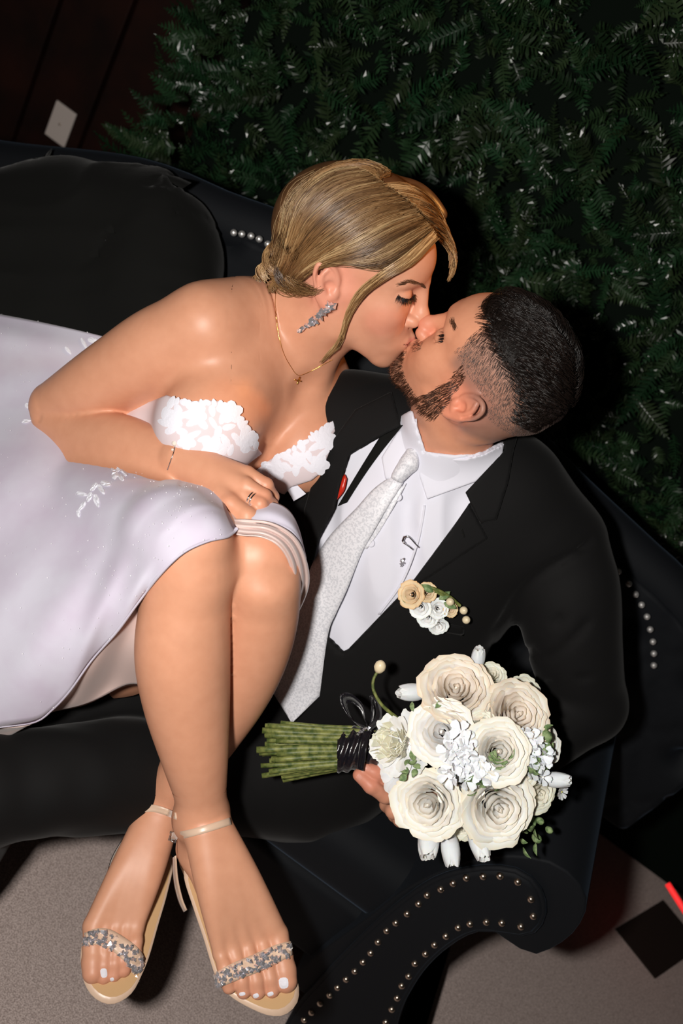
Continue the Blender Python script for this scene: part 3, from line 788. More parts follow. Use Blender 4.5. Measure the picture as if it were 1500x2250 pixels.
# skin tint: the skin's own colour variation (lips, cheeks, ears, knuckles, toes)
def blob(V, c, r): return np.exp(-((V - c) ** 2).sum(1) / (r * r))
tint = np.tile(np.array(srgb(214, 154, 123)), (len(BV), 1))
def paint(tint, w, col): return tint * (1 - w[:, None]) + np.array(col) * w[:, None]
tint = paint(tint, np.clip(sum(blob(BV, HB(c), .018) for c in ((70, -18, 40), (62, -22, 48))), 0, .55), srgb(222, 132, 108))
tint = paint(tint, np.clip(blob(BV, HB((60, 10, 0)), .11), 0, .8) * .5, srgb(226, 165, 138))
tint = paint(tint, np.clip(blob(BV, HB((-13, 5, 74)), .034), 0, .5), srgb(232, 152, 132))
lipd = Sdf.prim(('t', np.array([HB(p) for p in [(96, -57, -17), (107, -55, -7), (112, -57, 0), (107, -55, 7), (96, -57, 17)]]), np.array([.002, .006, .008, .006, .002]), .002), BV)
tint = paint(tint, np.clip(1 - lipd / .003, 0, 1) * .6, srgb(205, 118, 110))
for fo in (footN, footF):
    for p3, d, u, l, r in fo['nails']: tint = paint(tint, np.clip(blob(BV, p3, .02), 0, 1) * .35, srgb(218, 138, 112))
    tint = paint(tint, np.clip(blob(BV, fo['ball'], .13), 0, 1) * .45, srgb(216, 162, 132))
for p in fing + [thumb]: tint = paint(tint, np.clip(blob(BV, p[1], .013), 0, 1) * .4, srgb(216, 138, 110))
tint = paint(tint, np.clip(blob(BV, P(430, 1420, 1.14), .02), 0, 1) * .12, srgb(150, 110, 80))
bride = empty('person', c2w(P(300, 1250, 1.6)))
tagit(bride, 'woman in a white lace wedding dress leaning over to kiss the man, legs crossed', 'person')
mk('body', BV, BQ, M_skin_b, bride, attr=tint, seam=bride_sdf)
# ------------------------------------------------------------------ groom
GR = frame((-.6166, .7871, -.0156), (.5513, .4458, .7052)); GO = P(1061, 836, 1.303); GS = .975
gU, gL, gN = nrm((.40, .81, .41)), nrm((.87, -.465, .063)), nrm((-.242, -.33, .89))
gU = nrm(gU - gL * (gU @ gL)); gN = np.cross(gL, gU); GT = np.stack([gL, gU, gN], 1)
ng = P(995, 1005, 1.415)
def gt(l, u, n): return ng + gL * l + gU * u + gN * n
groom_sdf = Sdf(); G = groom_sdf
HG = head_prims(G, GO, GR, GS, True)
G.limb([HG((-18, -20, 0)), HG((-14, -70, 0)), gt(0, -.03, -.005)], [.060, .058, .064], k=.02)
G.cone(HG((10, -55, 0)), gt(-.01, .0, .03), .046, .046, k=.02)
G.cone(HG((-24, -15, -56)), gt(.015, .03, .040), .012, .008, k=.025)
GH = Sdf()                                               # left hand, coming round under the bouquet
wrG = P(945, 1748, 1.405)
gk = [P(880, 1712, 1.372), P(884, 1744, 1.368), P(894, 1772, 1.376), P(905, 1792, 1.386)]
for q in gk: GH.limb([wrG, wrG * .5 + q * .5, q], [.028, .023, .0125], k=.012)
gf = [[gk[0], P(848, 1706, 1.347), P(822, 1697, 1.338), P(803, 1688, 1.336)], [gk[1], P(846, 1748, 1.345), P(815, 1727, 1.334), P(789, 1703, 1.334)],
      [gk[2], P(864, 1782, 1.372), P(850, 1768, 1.392), P(858, 1744, 1.40)], [gk[3], P(880, 1800, 1.385), P(868, 1790, 1.402), P(874, 1770, 1.41)]]
for q in gf: GH.chain(q, [.0115, .0105, .0100, .0088], k=.003, kin=.004)
GH.chain([P(925, 1715, 1.40), P(890, 1678, 1.412), P(862, 1662, 1.412), P(838, 1652, 1.405)], [.018, .0135, .012, .0105], k=.008, kin=.004)
V1, Q1 = surface(G, GO - .14, GO + .145, .0021, lambda c: ~((c[:, 1] < (GO[1] - .138))))
lo_, hi_ = rgb_ = bbox(PL([(890, 930, 1.33), (1130, 1040, 1.5), (900, 1040, 1.3)]), .02)
V3, Q3 = surface(G, lo_, hi_, .004, lambda c: ~((c > GO - .14 + .004) & (c < GO + .145 - .004)).all(1))
V2, Q2 = surface(GH, *bbox(PL([(780, 1640, 1.32), (990, 1830, 1.42)]), .03), .002)
nh_ = len(V1) + len(V3); GV, GQ = joinp([(V1, fixw(V1, Q1, G)), (V3, fixw(V3, Q3, G))]); GQ = GQ[0]; GV = np.vstack([GV, V2])
tg = np.tile(np.array(srgb(214, 150, 118)), (len(GV), 1))
tg = paint(tg, np.clip(blob(GV, HG((-13, 5, -78)), .036), 0, .6), srgb(226, 138, 112))
tg = paint(tg, np.clip(blob(GV, HG((106, -18, 0)), .016), 0, .5), srgb(222, 138, 116))
tg = paint(tg, np.clip(blob(GV, P(800, 1695, 1.33), .03), 0, .6), srgb(222, 128, 104))
# closely shaved skin is greyer: jaw shadow, neck, and the faded side of the head
loc_g = (GV - GO) @ GR / GS * 1000
def sstep(x, a, b): t = np.clip((x - a) / (b - a), 0, 1); return t * t * (3 - 2 * t)
hairline = sstep(loc_g[:, 1], 8, 34) * sstep(-loc_g[:, 0], -52, -36) + sstep(-loc_g[:, 0], 22, 38) * sstep(loc_g[:, 1], -40, -22)
tg = paint(tg, np.clip(hairline, 0, 1) * .62, srgb(118, 98, 92))
top_ = np.clip(sstep(loc_g[:, 1] - np.interp(loc_g[:, 0], [-80, -70, -60, -44, -18, 31, 84], [20, 42, 66, 80, 90, 94, 88]), -14, 14), 0, 1) * sstep(-loc_g[:, 0], -84, -70)
tg = paint(tg, top_ * .9, srgb(30, 22, 20))
stub = np.clip(sstep(-loc_g[:, 1], 38, 60) * sstep(loc_g[:, 0], -8, 12) * sstep(-loc_g[:, 2], -30, 60) * (loc_g[:, 1] > -150), 0, 1)
tg = paint(tg, stub * .22, srgb(130, 100, 86))
neck_ = sstep(-loc_g[:, 1], 60, 85)
tg = paint(tg, neck_ * .28, srgb(176, 138, 122))
groom = empty('person', c2w(P(800, 1560, 1.75))); tagit(groom, 'man in a black suit and white tie leaning back on the sofa, kissing the woman', 'person')
mk('body', GV[:nh_], GQ, M_skin_g, groom, attr=tg[:nh_], seam=groom_sdf)
mk('hand', V2, fixw(V2, Q2, GH), M_skin_g, groom, attr=tg[nh_:])

# --- clothes
M_shirt = mat('white_shirt_cotton', srgb(220, 220, 231), .75, .25, bump=(1500, .12, .0003))
M_tie = mat('white_jacquard_silk', srgb(226, 226, 232), .45, .5, noise=(330, srgb(204, 205, 212), 4, .5, .54))
torso = Sdf(); T_ = torso
T_.ell(gt(0, -.15, -.02), (.185, .19, .125), GT); T_.ell(gt(0, -.36, -.015), (.17, .21, .130), GT, k=.08)
T_.limb([gt(-.15, -.045, -.02), gt(-.05, .0, -.01), gt(.05, .0, -.01), gt(.15, -.045, -.02)], [.062, .058, .058, .062], k=.05)
T_.ell(gt(0, -.56, -.02), (.17, .12, .125), GT, k=.08)
shirt = Sdf()
shirt.add(('f', lambda p: torso(p) - .004), .001)
shirt.limb([HG((-14, -85, 0)), gt(0, -.03, 0)], [.066, .074], k=.02)
shirt.fn(cut([(905, 900), (935, 992), (1000, 1000), (1060, 992), (1120, 960), (1150, 1010), (1010, 1190), (760, 1470), (690, 1420), (660, 1240), (700, 1120), (740, 1000), (850, 930)]), k=.002)
lo_, hi_ = bbox(PL([(670, 1450, 1.30), (1140, 900, 1.28), (700, 900, 1.52), (670, 1450, 1.58)]), .01)
V, Q = surface(shirt, lo_, hi_, .0045); Q = fixw(V, Q, shirt)
px = pix(V); g = shirt.grad(V)
wv = (np.sin((px[:, 0] * .9 + px[:, 1] * .12 + 26 * vnoise(V, 9, 3)) / 13.0) * .0030 + .012 * vnoise(V * np.array([1, .30, 1]), 24, 5)) * sstep(px[:, 1], 1010, 1120)
V = V + g * np.minimum(wv - .004, .0004)[:, None] * sstep(px[:, 1], 1030, 1110)[:, None]
mk('shirt', V, Q, M_shirt, groom)
# placket line and buttons
def on(f, xy, lift):
    p, ok = f.march(xy); p = f.project(p, lift, 2); return p
def strip(f, left, right, lift, n=24, m=6, crown=0.0, th=.0015, smooth=2):
    """cloth strip between two photo edge lines laid on a surface"""
    L, R = catmull(left, n), catmull(right, n); t = np.linspace(0, 1, m)
    xy = (L[:, None] * (1 - t)[None, :, None] + R[:, None] * t[None, :, None]).reshape(-1, 2)
    p, ok = f.march(xy); D = (-p[:, 2]).reshape(n, m); okm = ok.reshape(n, m); vi, vj = np.nonzero(okm)
    for i_, j_ in zip(*np.nonzero(~okm)):
        dd = (vi - i_) ** 2 + (vj - j_) ** 2; w_ = dd.argmin(); D[i_, j_] = D[vi[w_], vj[w_]] + .003 * math.sqrt(dd[w_])
    for _ in range(smooth):
        D = np.vstack([D[:1], (D[:-2] + D[1:-1] * 2 + D[2:]) / 4, D[-1:]])
    D = D - lift - crown * np.sin(np.pi * t)[None]
    xy = xy.reshape(n, m, 2)
    q = np.stack([(xy[..., 0] - 750) / FPX * D, -(xy[..., 1] - 1125) / FPX * D, -D], -1)
    return q.reshape(-1, 3), grid_faces(n, m)
v, f = strip(shirt, [(930, 1110), (924, 1150), (912, 1200), (880, 1280), (830, 1350)], [(935, 1110), (929, 1150), (917, 1200), (885, 1280), (835, 1350)], .0008, 30, 3); mk('placket', v, f, M_shirt, groom, solid=.002)
bv, bf = lathe([(0, .0012), (.003, .0012), (.0048, .0018), (.0055, .0008), (.0055, -.001)], 14); bme = mesh_data('shirt_button', bv, bf); bme.materials.append(M_shirt)
def lay(f, me, name, xy, lift, parent, s=1.0, spin=0.0):
    p = on(f, np.array([xy], float), lift); n = nrm(f.grad(p))[0]; a = nrm(np.cross(n, [.2, 1, .3])); b = np.cross(n, a)
    a, b = a * math.cos(spin) + b * math.sin(spin), b * math.cos(spin) - a * math.sin(spin)
    M = np.eye(4); M[:3, 0] = R3 @ a * s; M[:3, 1] = R3 @ b * s; M[:3, 2] = R3 @ n * s; M[:3, 3] = c2w(p[0]); return inst(name, me, M, parent)
for xy in ((875, 1093), (816, 1193)): lay(shirt, bme, 'shirt_button', xy, .0025, groom)
# collar leaves
col = Sdf(); col.limb([HG((-14, -66, 0)), gt(0, .012, 0), gt(0, -.05, 0)], [.064, .070, .086], k=.02); col.add(('f', lambda p: torso(p) - .008), .02)
for nm, pl in (('collar', [(917, 972), (934, 1000), (975, 1010), (1020, 1008), (1062, 998), (1107, 974), (1103, 1004), (1046, 1058), (938, 1097), (921, 1045)]),
               ('collar', [(915, 918), (922, 985), (906, 990), (884, 1006), (858, 1052), (846, 1052), (838, 1005), (872, 950)])):
    c_ = Sdf(); c_.add(('f', lambda p: col(p) - .004), .001); c_.fn(lambda p: -(col(p) + .004), k=.001); c_.fn(cut(pl), k=.0015); c_.fn(lambda p: (p - P(970, 1010, 1.44)) @ np.array([0, 0, -1.0]), k=.001)
    a = np.array(pl, float); lo_, hi_ = bbox(PL([(x, y, d) for x, y in pl for d in (1.24, 1.46)]), .006)
    V, Q = surface(c_, lo_, hi_, .0022); mk(nm, V, fixw(V, Q, c_), M_shirt, groom)
# suspender strap
v, f = strip(shirt, [(842, 948), (800, 1015), (768, 1068), (742, 1112)], [(884, 934), (832, 1000), (795, 1052), (762, 1104)], .0025, 20, 5); mk('suspender', v, f, M_black, groom, solid=.0015)
# tie
tl = [(858, 1048), (820, 1076), (784, 1116), (748, 1152), (720, 1184), (692, 1228), (672, 1272), (648, 1328), (624, 1420), (601, 1522), (642, 1587)]
tr = [(886, 1060), (868, 1088), (848, 1120), (816, 1176), (798, 1208), (784, 1240), (760, 1300), (736, 1352), (720, 1396), (702, 1529), (644, 1588)]
kn_ = Sdf(); kp = on(col, np.array([(905, 994), (896, 1016), (876, 1048)], float), .006)
kn_.chain(kp + np.array([[.003, 0, 0], [.004, 0, .004], [.0, 0, .004]]), [.010, .0135, .0105], k=.004, kin=.004); kn_.fn(cut([(893, 985), (918, 985), (922, 1000), (919, 1037), (884, 1066), (856, 1049), (872, 1010)]), k=.004)
V, Q = surface(kn_, *bbox(kp, .03), .0018); mk('tie_knot', V, fixw(V, Q, kn_), M_tie, groom)
# tie's narrow end and its shadow side
v, f = strip(torso, [(872, 1075), (850, 1118), (822, 1168), (800, 1205)], [(893, 1062), (866, 1112), (835, 1165), (806, 1206)], .008, 20, 4); mk('tie_tail', v, f, M_tie, groom, solid=.002)

# jacket
jk = Sdf()
jk.add(('f', lambda p: torso(p) - .014), .001)
shG = P(1232, 1195, 1.46); elG = P(1290, 1545, 1.51)
jk.limb([gt(.10, .0, -.02), P(1180, 1130, 1.45), shG], [.062, .060, .060], k=.04)
jk.limb([shG, P(1245, 1290, 1.455), P(1262, 1420, 1.475), elG], [.066, .076, .070, .058], k=.02)
jk.limb([elG, P(1180, 1620, 1.48), P(1060, 1700, 1.44), P(985, 1738, 1.415)], [.058, .055, .047, .040], k=.015)
jk.limb([gt(-.10, .0, -.02), gt(-.2, -.06, -.03), gt(-.26, -.25, -.05)], [.062, .066, .06], k=.03)
for i, l in enumerate([[(1300, 1190), (1190, 1260), (1110, 1350), (1086, 1420), (1110, 1470)], [(1230, 1360), (1170, 1425), (1120, 1450)], [(1290, 1370), (1230, 1430), (1180, 1445)], [(1140, 1530), (1210, 1500), (1290, 1490)]]):
    jk.limb(list(on(jk, np.array(l, float), .001)), [.0022] * len(l), k=.012, op='s', bent=True)
V_px = [(918, 928), (1000, 985), (1105, 950), (1104, 1000), (1000, 1150), (900, 1285), (757, 1434), (716, 1394), (700, 1300), (686, 1230), (700, 1185), (735, 1120), (752, 1050), (768, 1000), (832, 962), (880, 936)]
jk_open = jk.copy(); jk_open.fn(cut(V_px, inside=False), k=.003)
lo_, hi_ = bbox(PL([(560, 1660, 1.30), (1440, 900, 1.3), (640, 900, 1.6), (1400, 1790, 1.6)]), .0)
V, Q = surface(jk_open, lo_, hi_, .0075); mk('jacket', V, fixw(V, Q, jk_open), M_suit, groom)
def shell(name, base, lift0, lift1, poly, m, parent, h=.003, d0=1.25, d1=1.62):
    c_ = Sdf(); c_.add(('f', lambda p: base(p) - lift1), .001); c_.fn(lambda p: -(base(p) - lift0), k=.0005); c_.fn(cut(poly), k=.002); zc = P(0, 0, d1)[2]; c_.fn(lambda p: zc - p[:, 2], k=.0005)
    pm, ok = base.march(np.array(poly, float)); D = -pm[ok][:, 2]
    lo_, hi_ = bbox(PL([(x, y, d) for x, y in poly for d in (D.min() - .012, D.max() + .012)]), .004)
    V, Q = surface(c_, lo_, hi_, h); lb = np.arange(len(V))
    for _ in range(400):                        # keep the one connected piece
        m4 = lb[Q].min(1); nl = lb.copy(); np.minimum.at(nl, Q.ravel(), np.repeat(m4, 4)); nl = nl[nl]
        if (nl == lb).all(): break
        lb = nl
    big = np.bincount(lb[Q[:, 0]]).argmax(); Q = Q[lb[Q[:, 0]] == big]; us = np.unique(Q); rm = np.full(len(V), -1); rm[us] = np.arange(len(us)); V, Q = V[us], rm[Q]
    return mk(name, V, fixw(V, Q, c_), m, parent)
lap = shell('lapel', jk, -.002, .006, [(1106, 990), (1000, 1152), (900, 1287), (757, 1436), (880, 1310), (1071, 1183), (1054, 1152), (1030, 1108), (1106, 992)], M_suit, groom)
shell('jacket_collar', jk, -.002, .0075, [(1104, 972), (1108, 990), (1022, 1082), (1055, 1150), (1090, 1142), (1116, 1060), (1128, 990), (1140, 950)], M_suit, groom)
shell('lapel', jk, -.002, .006, [(880, 936), (832, 960), (768, 998), (752, 1048), (735, 1118), (700, 1184), (690, 1230), (672, 1230), (668, 1120), (700, 1010), (780, 900), (860, 860)], M_suit, groom)
v, f = strip(jk, [(1012, 1164), (1018, 1182)], [(1016, 1162), (1022, 1180)], .0065, 6, 3); mk('buttonhole', v, f, M_black, groom, solid=.001)
# pocket behind the boutonniere
v, f = strip(jk, [(905, 1335), (960, 1365), (1020, 1378)], [(900, 1350), (955, 1382), (1018, 1396)], .001, 14, 4); mk('breast_pocket', v, f, M_suit, groom, solid=.003)
# jacket lining and red ribbon showing inside the open front
M_redr = mat('red_ribbon', srgb(190, 38, 18), .35, .5); M_lin = mat('black_satin_lining', (.006, .005, .006), .3, .5)
v, f = strip(torso, [(757, 1042), (742, 1062), (730, 1092), (711, 1118)], [(762, 1052), (756, 1078), (742, 1096), (714, 1124)], .016, 14, 5, crown=.003); v = v + (vnoise(v, 90, 2) * .003)[:, None] * np.array([0, 0, 1]); mk('red_ribbon', v, f, M_redr, groom, solid=.0012)
# trousers
tr_ = Sdf()
tr_.ell(gt(0, -.52, -.02), (.185, .11, .135), GT); tr_.ell(P(650, 1660, 1.62), (.15, .12, .12), k=.06)
tr_.limb([P(700, 1690, 1.62), P(420, 1705, 1.50), P(200, 1705, 1.385), P(-40, 1735, 1.30)], [.10, .088, .078, .068], k=.05)
tr_.limb([P(560, 1600, 1.64), P(250, 1590, 1.54), P(-120, 1560, 1.46)], [.10, .09, .08], k=.03)
tr_.limb([P(-40, 1735, 1.30), P(-190, 2080, 1.52)], [.066, .058], k=.02)
tr_.limb([P(-120, 1560, 1.46), P(-420, 2080, 1.70)], [.07, .058], k=.02)
lo_, hi_ = bbox(PL([(-250, 1400, 1.45), (800, 1400, 1.45), (-250, 1960, 1.32), (760, 1850, 1.72), (300, 1850, 1.3), (-250, 1400, 1.7)]), .02)
V, Q = surface(tr_, lo_, hi_, .0075); gg = tr_.grad(V); V = V + gg * (vnoise(V * np.array([1, .5, 1]), 22, 8) * .004)[:, None]
mk('trousers', V, fixw(V, Q, tr_), M_suit, groom)
front = Sdf(); front.add(('f', lambda p: np.minimum(np.minimum(torso(p) - .006, jk_open(p)), tr_(p))), .001)
v, f = strip(front, tl[:-1], tr[:-1], .004, 44, 9, crown=.003, smooth=6)
tip = v.reshape(44, 9, 3)[-1]; mid = P(642, 1588, -tip[4, 2] + .004)
rows = [tip * (1 - t) + mid * t for t in (.25, .5, .75, 1.0)]
v = np.vstack([v] + rows); mk('tie', v, grid_faces(48, 9), M_tie, groom, solid=.003)
# small white corner of cloth on the dark jacket front
v = PL([(629, 1041, 1.40), (650, 1063, 1.398), (672, 1085, 1.40), (659, 1093, 1.402), (645, 1101, 1.405), (634, 1082, 1.405), (624, 1062, 1.405)])
v = np.vstack([v, v + np.array([0, 0, -.004])]); j = np.arange(7); k_ = (j + 1) % 7
me_f = [np.stack([j, k_, k_ + 7, j + 7], 1), np.array([[0, i, i + 1] for i in range(1, 6)]), np.array([[7, 7 + i + 1, 7 + i] for i in range(1, 6)])]
mk('shirt_cuff', v, me_f, M_shirt, groom, smooth=False)
# ------------------------------------------------------------------ hair
rh = np.random.RandomState(11)
def ER(S, T, R, s, c, r, k=8, op='u'): S.ell(T(c), np.array(r, float) * s / 1000, R, k=k * s / 1000, op=op)
HsB = Sdf()
ER(HsB, HB, BR, BS, (-8, 50, 0), (108, 92, 84)); ER(HsB, HB, BR, BS, (-45, 40, 0), (82, 80, 76), k=30)
HsB.limb([P(850, 402, 1.29), P(915, 428, 1.31), P(958, 478, 1.325), P(976, 530, 1.335), P(978, 575, 1.335)], [.016, .020, .020, .016, .010], k=.02, bent=True)
HsB.ell(P(622, 590, 1.345), (.030, .034, .035), k=.025); HsB.ell(P(650, 560, 1.325), (.026, .026, .030), k=.02); HsB.ell(P(600, 610, 1.35), (.022, .019, .028), k=.015)
def hair_region(p):
    q = (p - BO) @ BR / BS * 1000; x, y, z = q.T
    xh = np.interp(y, [-60, -30, 0, 36, 42, 58, 84, 100, 140], [-52, -46, -40, -36, 22, 58, 80, 92, 140])
    return (x - xh) * BS / 1000
base = Sdf(); base.add(('f', lambda p: HsB(p) + .004), .001); base.fn(hair_region, k=.01)
V, Q = surface(base, BO - .16, BO + .16, .0045); hb = empty('hair', c2w(BO), bride)
cbase = np.tile(np.array(srgb(96, 66, 42)), (len(V), 1)) * (1 + .25 * vnoise(V, 160, 4))[:, None]
mk('hair_mass', V, fixw(V, Q, base), M_hair_b, hb, attr=cbase)
hs_all = Sdf(); hs_all.add(('f', lambda p: np.minimum(HsB(p), bride_sdf(p) - .002)), .001)
def guided(guides, n, npt, f, jit=5.0, lift=(-.002, .003), tr=(0, 1), seed=0, wav=0.0, clump=14):
    """strands interpolated between neighbouring guide lines (photo points marched onto the hair surface)"""
    r = np.random.RandomState(seed); G_ = np.stack([catmull(np.array(g, float), 40) for g in guides])
    p, ok = f.march(G_.reshape(-1, 2)); D = (-p[:, 2]).reshape(len(guides), 40); okk = ok.reshape(len(guides), 40)
    for a in range(len(guides)):
        if okk[a].any(): D[a] = np.interp(np.arange(40), np.nonzero(okk[a])[0], D[a][okk[a]])
        D[a] = np.convolve(np.pad(D[a], 2, mode='edge'), np.ones(5) / 5, 'valid')
    t = r.uniform(tr[0], tr[1], n) * (len(guides) - 1); ct = np.round(t * clump) / clump; t = np.clip(t * .55 + ct * .45 + r.normal(0, .02, n), 0, len(guides) - 1)
    i = np.minimum(t.astype(int), len(guides) - 2); a = (t - i)[:, None, None]
    s0 = r.uniform(0, .12, n); s1 = r.uniform(.82, 1.0, n); u = (s0[:, None] + (s1 - s0)[:, None] * np.linspace(0, 1, npt)[None]) * 39
    j = np.minimum(u.astype(int), 38); b = u - j
    def samp(A, k): return A[k[:, None], j] * (1 - b[..., None]) + A[k[:, None], j + 1] * b[..., None]
    xy = samp(G_, i) * (1 - a) + samp(G_, i + 1) * a; Dm = (samp(D[..., None], i) * (1 - a) + samp(D[..., None], i + 1) * a)[..., 0]
    ph = r.uniform(0, 6.28, n)[:, None]; w = np.linspace(0, 1, npt)[None]
    xy = xy + r.normal(0, jit, (n, 1, 2)) * (.4 + .6 * np.sin(np.pi * w))[..., None] + wav * np.stack([np.sin(w * 7 + ph), np.cos(w * 6 + ph)], -1)
    D_ = Dm - r.uniform(lift[0], lift[1], n)[:, None]
    return np.stack([(xy[..., 0] - 750) / FPX * D_, -(xy[..., 1] - 1125) / FPX * D_, -D_], -1), t
def blonde(t, n, seed, dark=0.0):
    r = np.random.RandomState(seed); tab = np.random.RandomState(77).rand(400)
    k = np.clip(.5 * tab[(t * 60).astype(int) % 400] + .32 * tab[(t * 19).astype(int) % 400] + .30 * r.rand(n) - .06 - dark, 0, 1)
    A, Bc, C = np.array(srgb(66, 45, 30)), np.array(srgb(146, 108, 68)), np.array(srgb(226, 196, 146))
    k = k[:, None]; return np.where(k < .5, A + (Bc - A) * k * 2, Bc + (C - Bc) * (k * 2 - 1))
near = [[(792, 362), (722, 376), (662, 428), (638, 495), (622, 556), (606, 596)], [(826, 388), (742, 412), (676, 468), (648, 525), (630, 572), (612, 606)], [(866, 418), (785, 436), (708, 486), (662, 540), (640, 582), (618, 616)],
        [(905, 450), (826, 472), (745, 520), (690, 560), (652, 594), (626, 628)], [(936, 482), (868, 514), (795, 552), (724, 572), (672, 598), (640, 636)], [(956, 510), (898, 556), (836, 584), (768, 574), (708, 578), (662, 612)]]
P1, t1 = guided(near, 5200, 14, HsB, jit=4, lift=(-.004, .0035), seed=1, wav=1.2)
c1 = blonde(t1 / 5, len(t1), 2); rootd = np.linspace(.55, 1.05, 14)[None, :, None]; c1 = c1[:, None] * np.minimum(rootd, 1.0)
front_g = [[(940, 486), (880, 545), (820, 590), (778, 632), (750, 668), (728, 668), (690, 640)], [(952, 505), (892, 562), (836, 602), (790, 640), (762, 690), (757, 735), (742, 768)], [(962, 522), (905, 578), (852, 608), (800, 646), (764, 700), (748, 750), (700, 800)]]
P2, t2 = guided(front_g, 900, 16, hs_all, jit=2.5, lift=(.001, .009), tr=(.5, 1), seed=3, wav=1.5, clump=9); c2 = blonde(t2 / 2 + .3, len(t2), 5, -.12)
far = [[(838, 404), (895, 408), (948, 448), (980, 505)], [(880, 426), (935, 446), (978, 500), (992, 556)], [(925, 466), (972, 500), (997, 555), (988, 606)], [(962, 524), (986, 548), (999, 585), (984, 622)]]
P3, t3 = guided(far, 1300, 10, HsB, jit=3, lift=(-.003, .004), seed=6, wav=1.0); c3 = blonde(t3 / 3 + .6, len(t3), 8, .02)
top_g = [[(838, 404), (808, 372), (740, 368), (680, 405), (642, 470), (625, 540)], [(820, 392), (860, 380), (800, 358), (720, 376), (655, 430), (632, 520)], [(838, 402), (880, 400), (910, 405), (930, 430), (950, 455), (970, 480)]]
P4, t4 = guided(top_g[:2], 700, 12, HsB, jit=4, lift=(-.003, .004), seed=9, wav=1); c4 = blonde(t4 + .1, len(t4), 10, .05)
# pinned curls of the low bun
def curl(cx, cy, D, rx, ry, a0, a1, tilt, n, seed, w=5):
    r = np.random.RandomState(seed); a = np.linspace(a0, a1, 16)[None] + r.normal(0, .05, (n, 1)); o = r.normal(0, 1, (n, 2)) * w; sc_ = 1 + r.normal(0, .06, (n, 1))
    x = cx + o[:, :1] * .5 + rx * sc_ * np.cos(a) * math.cos(tilt) - ry * sc_ * np.sin(a) * math.sin(tilt); y = cy + o[:, 1:] * .5 + rx * sc_ * np.cos(a) * math.sin(tilt) + ry * sc_ * np.sin(a) * math.cos(tilt)
    D_ = D + .005 * np.cos(a * 1.0) + r.normal(0, .0018, (n, 1))
    return np.stack([(x - 750) / FPX * D_, -(y - 1125) / FPX * D_, -D_], -1)
curls = [(648, 549, 1.288, 30, 17, -.5, 4.9, .1, 160, 1, 5), (610, 570, 1.298, 25, 30, 1.6, 5.8, -.3, 150, 2, 6), (604, 602, 1.305, 31, 20, 2.2, 7.0, .35, 170, 3, 7), (638, 604, 1.294, 32, 23, 0.2, 4.8, .6, 170, 4, 7), (588, 616, 1.318, 24, 12, 2.6, 6.6, .1, 130, 5, 6), (664, 584, 1.288, 28, 19, -1.0, 3.6, .9, 150, 6, 6),
         (628, 630, 1.304, 32, 14, 2.9, 6.4, -.15, 140, 7, 6), (616, 540, 1.298, 24, 14, 2.4, 5.8, -.5, 110, 8, 5), (664, 614, 1.294, 19, 25, -.6, 2.9, .3, 110, 9, 6), (582, 604, 1.322, 15, 17, 1.4, 5.4, .2, 90, 10, 5), (684, 606, 1.290, 24, 15, .4, 3.8, .5, 120, 11, 6), (658, 630, 1.298, 26, 12, 2.6, 6.0, .3, 120, 12, 6), (640, 574, 1.286, 22, 16, 3.0, 7.2, .2, 120, 13, 5), (690, 628, 1.298, 18, 12, 2.2, 5.0, .9, 60, 14, 6)]
P5 = np.concatenate([curl(*c) for c in curls]); c5 = np.concatenate([np.clip(blonde(np.full(c[8], i * .137), c[8], 40 + i, (.16, -.1, .05, .2, -.14, .1, .0, -.08, .18, .0, .22, .12, -.12, .25)[i]), 0, 1) for i, c in enumerate(curls)])
# fine stray hairs round the outline
stray = [[(700, 372), (650, 420), (628, 500), (600, 580)], [(690, 392), (640, 455), (618, 540), (585, 618)]]
P6, t6 = guided(stray, 120, 10, HsB, jit=9, lift=(.0, .012), seed=14, wav=3); c6 = blonde(t6, len(t6), 3, -.1)
# loose wisps at the nape
wis = [[(604, 612), (612, 632), (640, 642), (668, 640)], [(640, 606), (662, 628), (690, 640), (712, 634)]]
P7, t7 = guided(wis, 150, 10, hs_all, jit=7, lift=(.001, .012), seed=15, wav=4); c7 = blonde(t7, len(t7), 6, .12)
for nm, Pp, cc, r0, r1 in (('swept_back_hair', P1, c1, .00058, .0004), ('face_lock', P2, c2, .0006, .0003), ('parted_side_hair', P3, c3, .00058, .0004), ('crown_hair', P4, c4, .00058, .0004), ('bun', P5, c5, .0008, .0005), ('stray_hair', P6, c6, .0002, .00012), ('nape_wisps', P7, c7, .00035, .0002)):
    v, f, c = strands(Pp, r0, r1, cc if cc.ndim == 3 else cc); mk(nm, v, f, M_hair_b, hb, attr=c)
# brows and lashes
def tufts(f, roots, dirs, n, ln, seed, r0=.00030, lift=.0006, spread=3.0, curve=0.0, npt=5):
    r = np.random.RandomState(seed); R_ = catmull(np.array(roots, float), 60); i = r.randint(0, 60, n); xy = R_[i] + r.normal(0, spread, (n, 2)); d = catmull(np.array(dirs, float), 60)[i] + r.normal(0, .12, (n, 2))
    w = np.linspace(0, 1, npt)[None, :, None]; l = (ln * r.uniform(.7, 1.15, n))[:, None, None]
    path = xy[:, None] + d[:, None] * w * l + curve * l * w * w * np.array([d[:, 1], -d[:, 0]]).T[:, None] * 1.0
    p, ok = f.march(path.reshape(-1, 2)); D = (-p[:, 2]).reshape(n, npt); D = D[:, :1] * .3 + np.minimum(D, D[:, :1] + .004) * .7 - lift - .002 * w[..., 0]
    return np.stack([(path[..., 0] - 750) / FPX * D, -(path[..., 1] - 1125) / FPX * D, -D], -1)
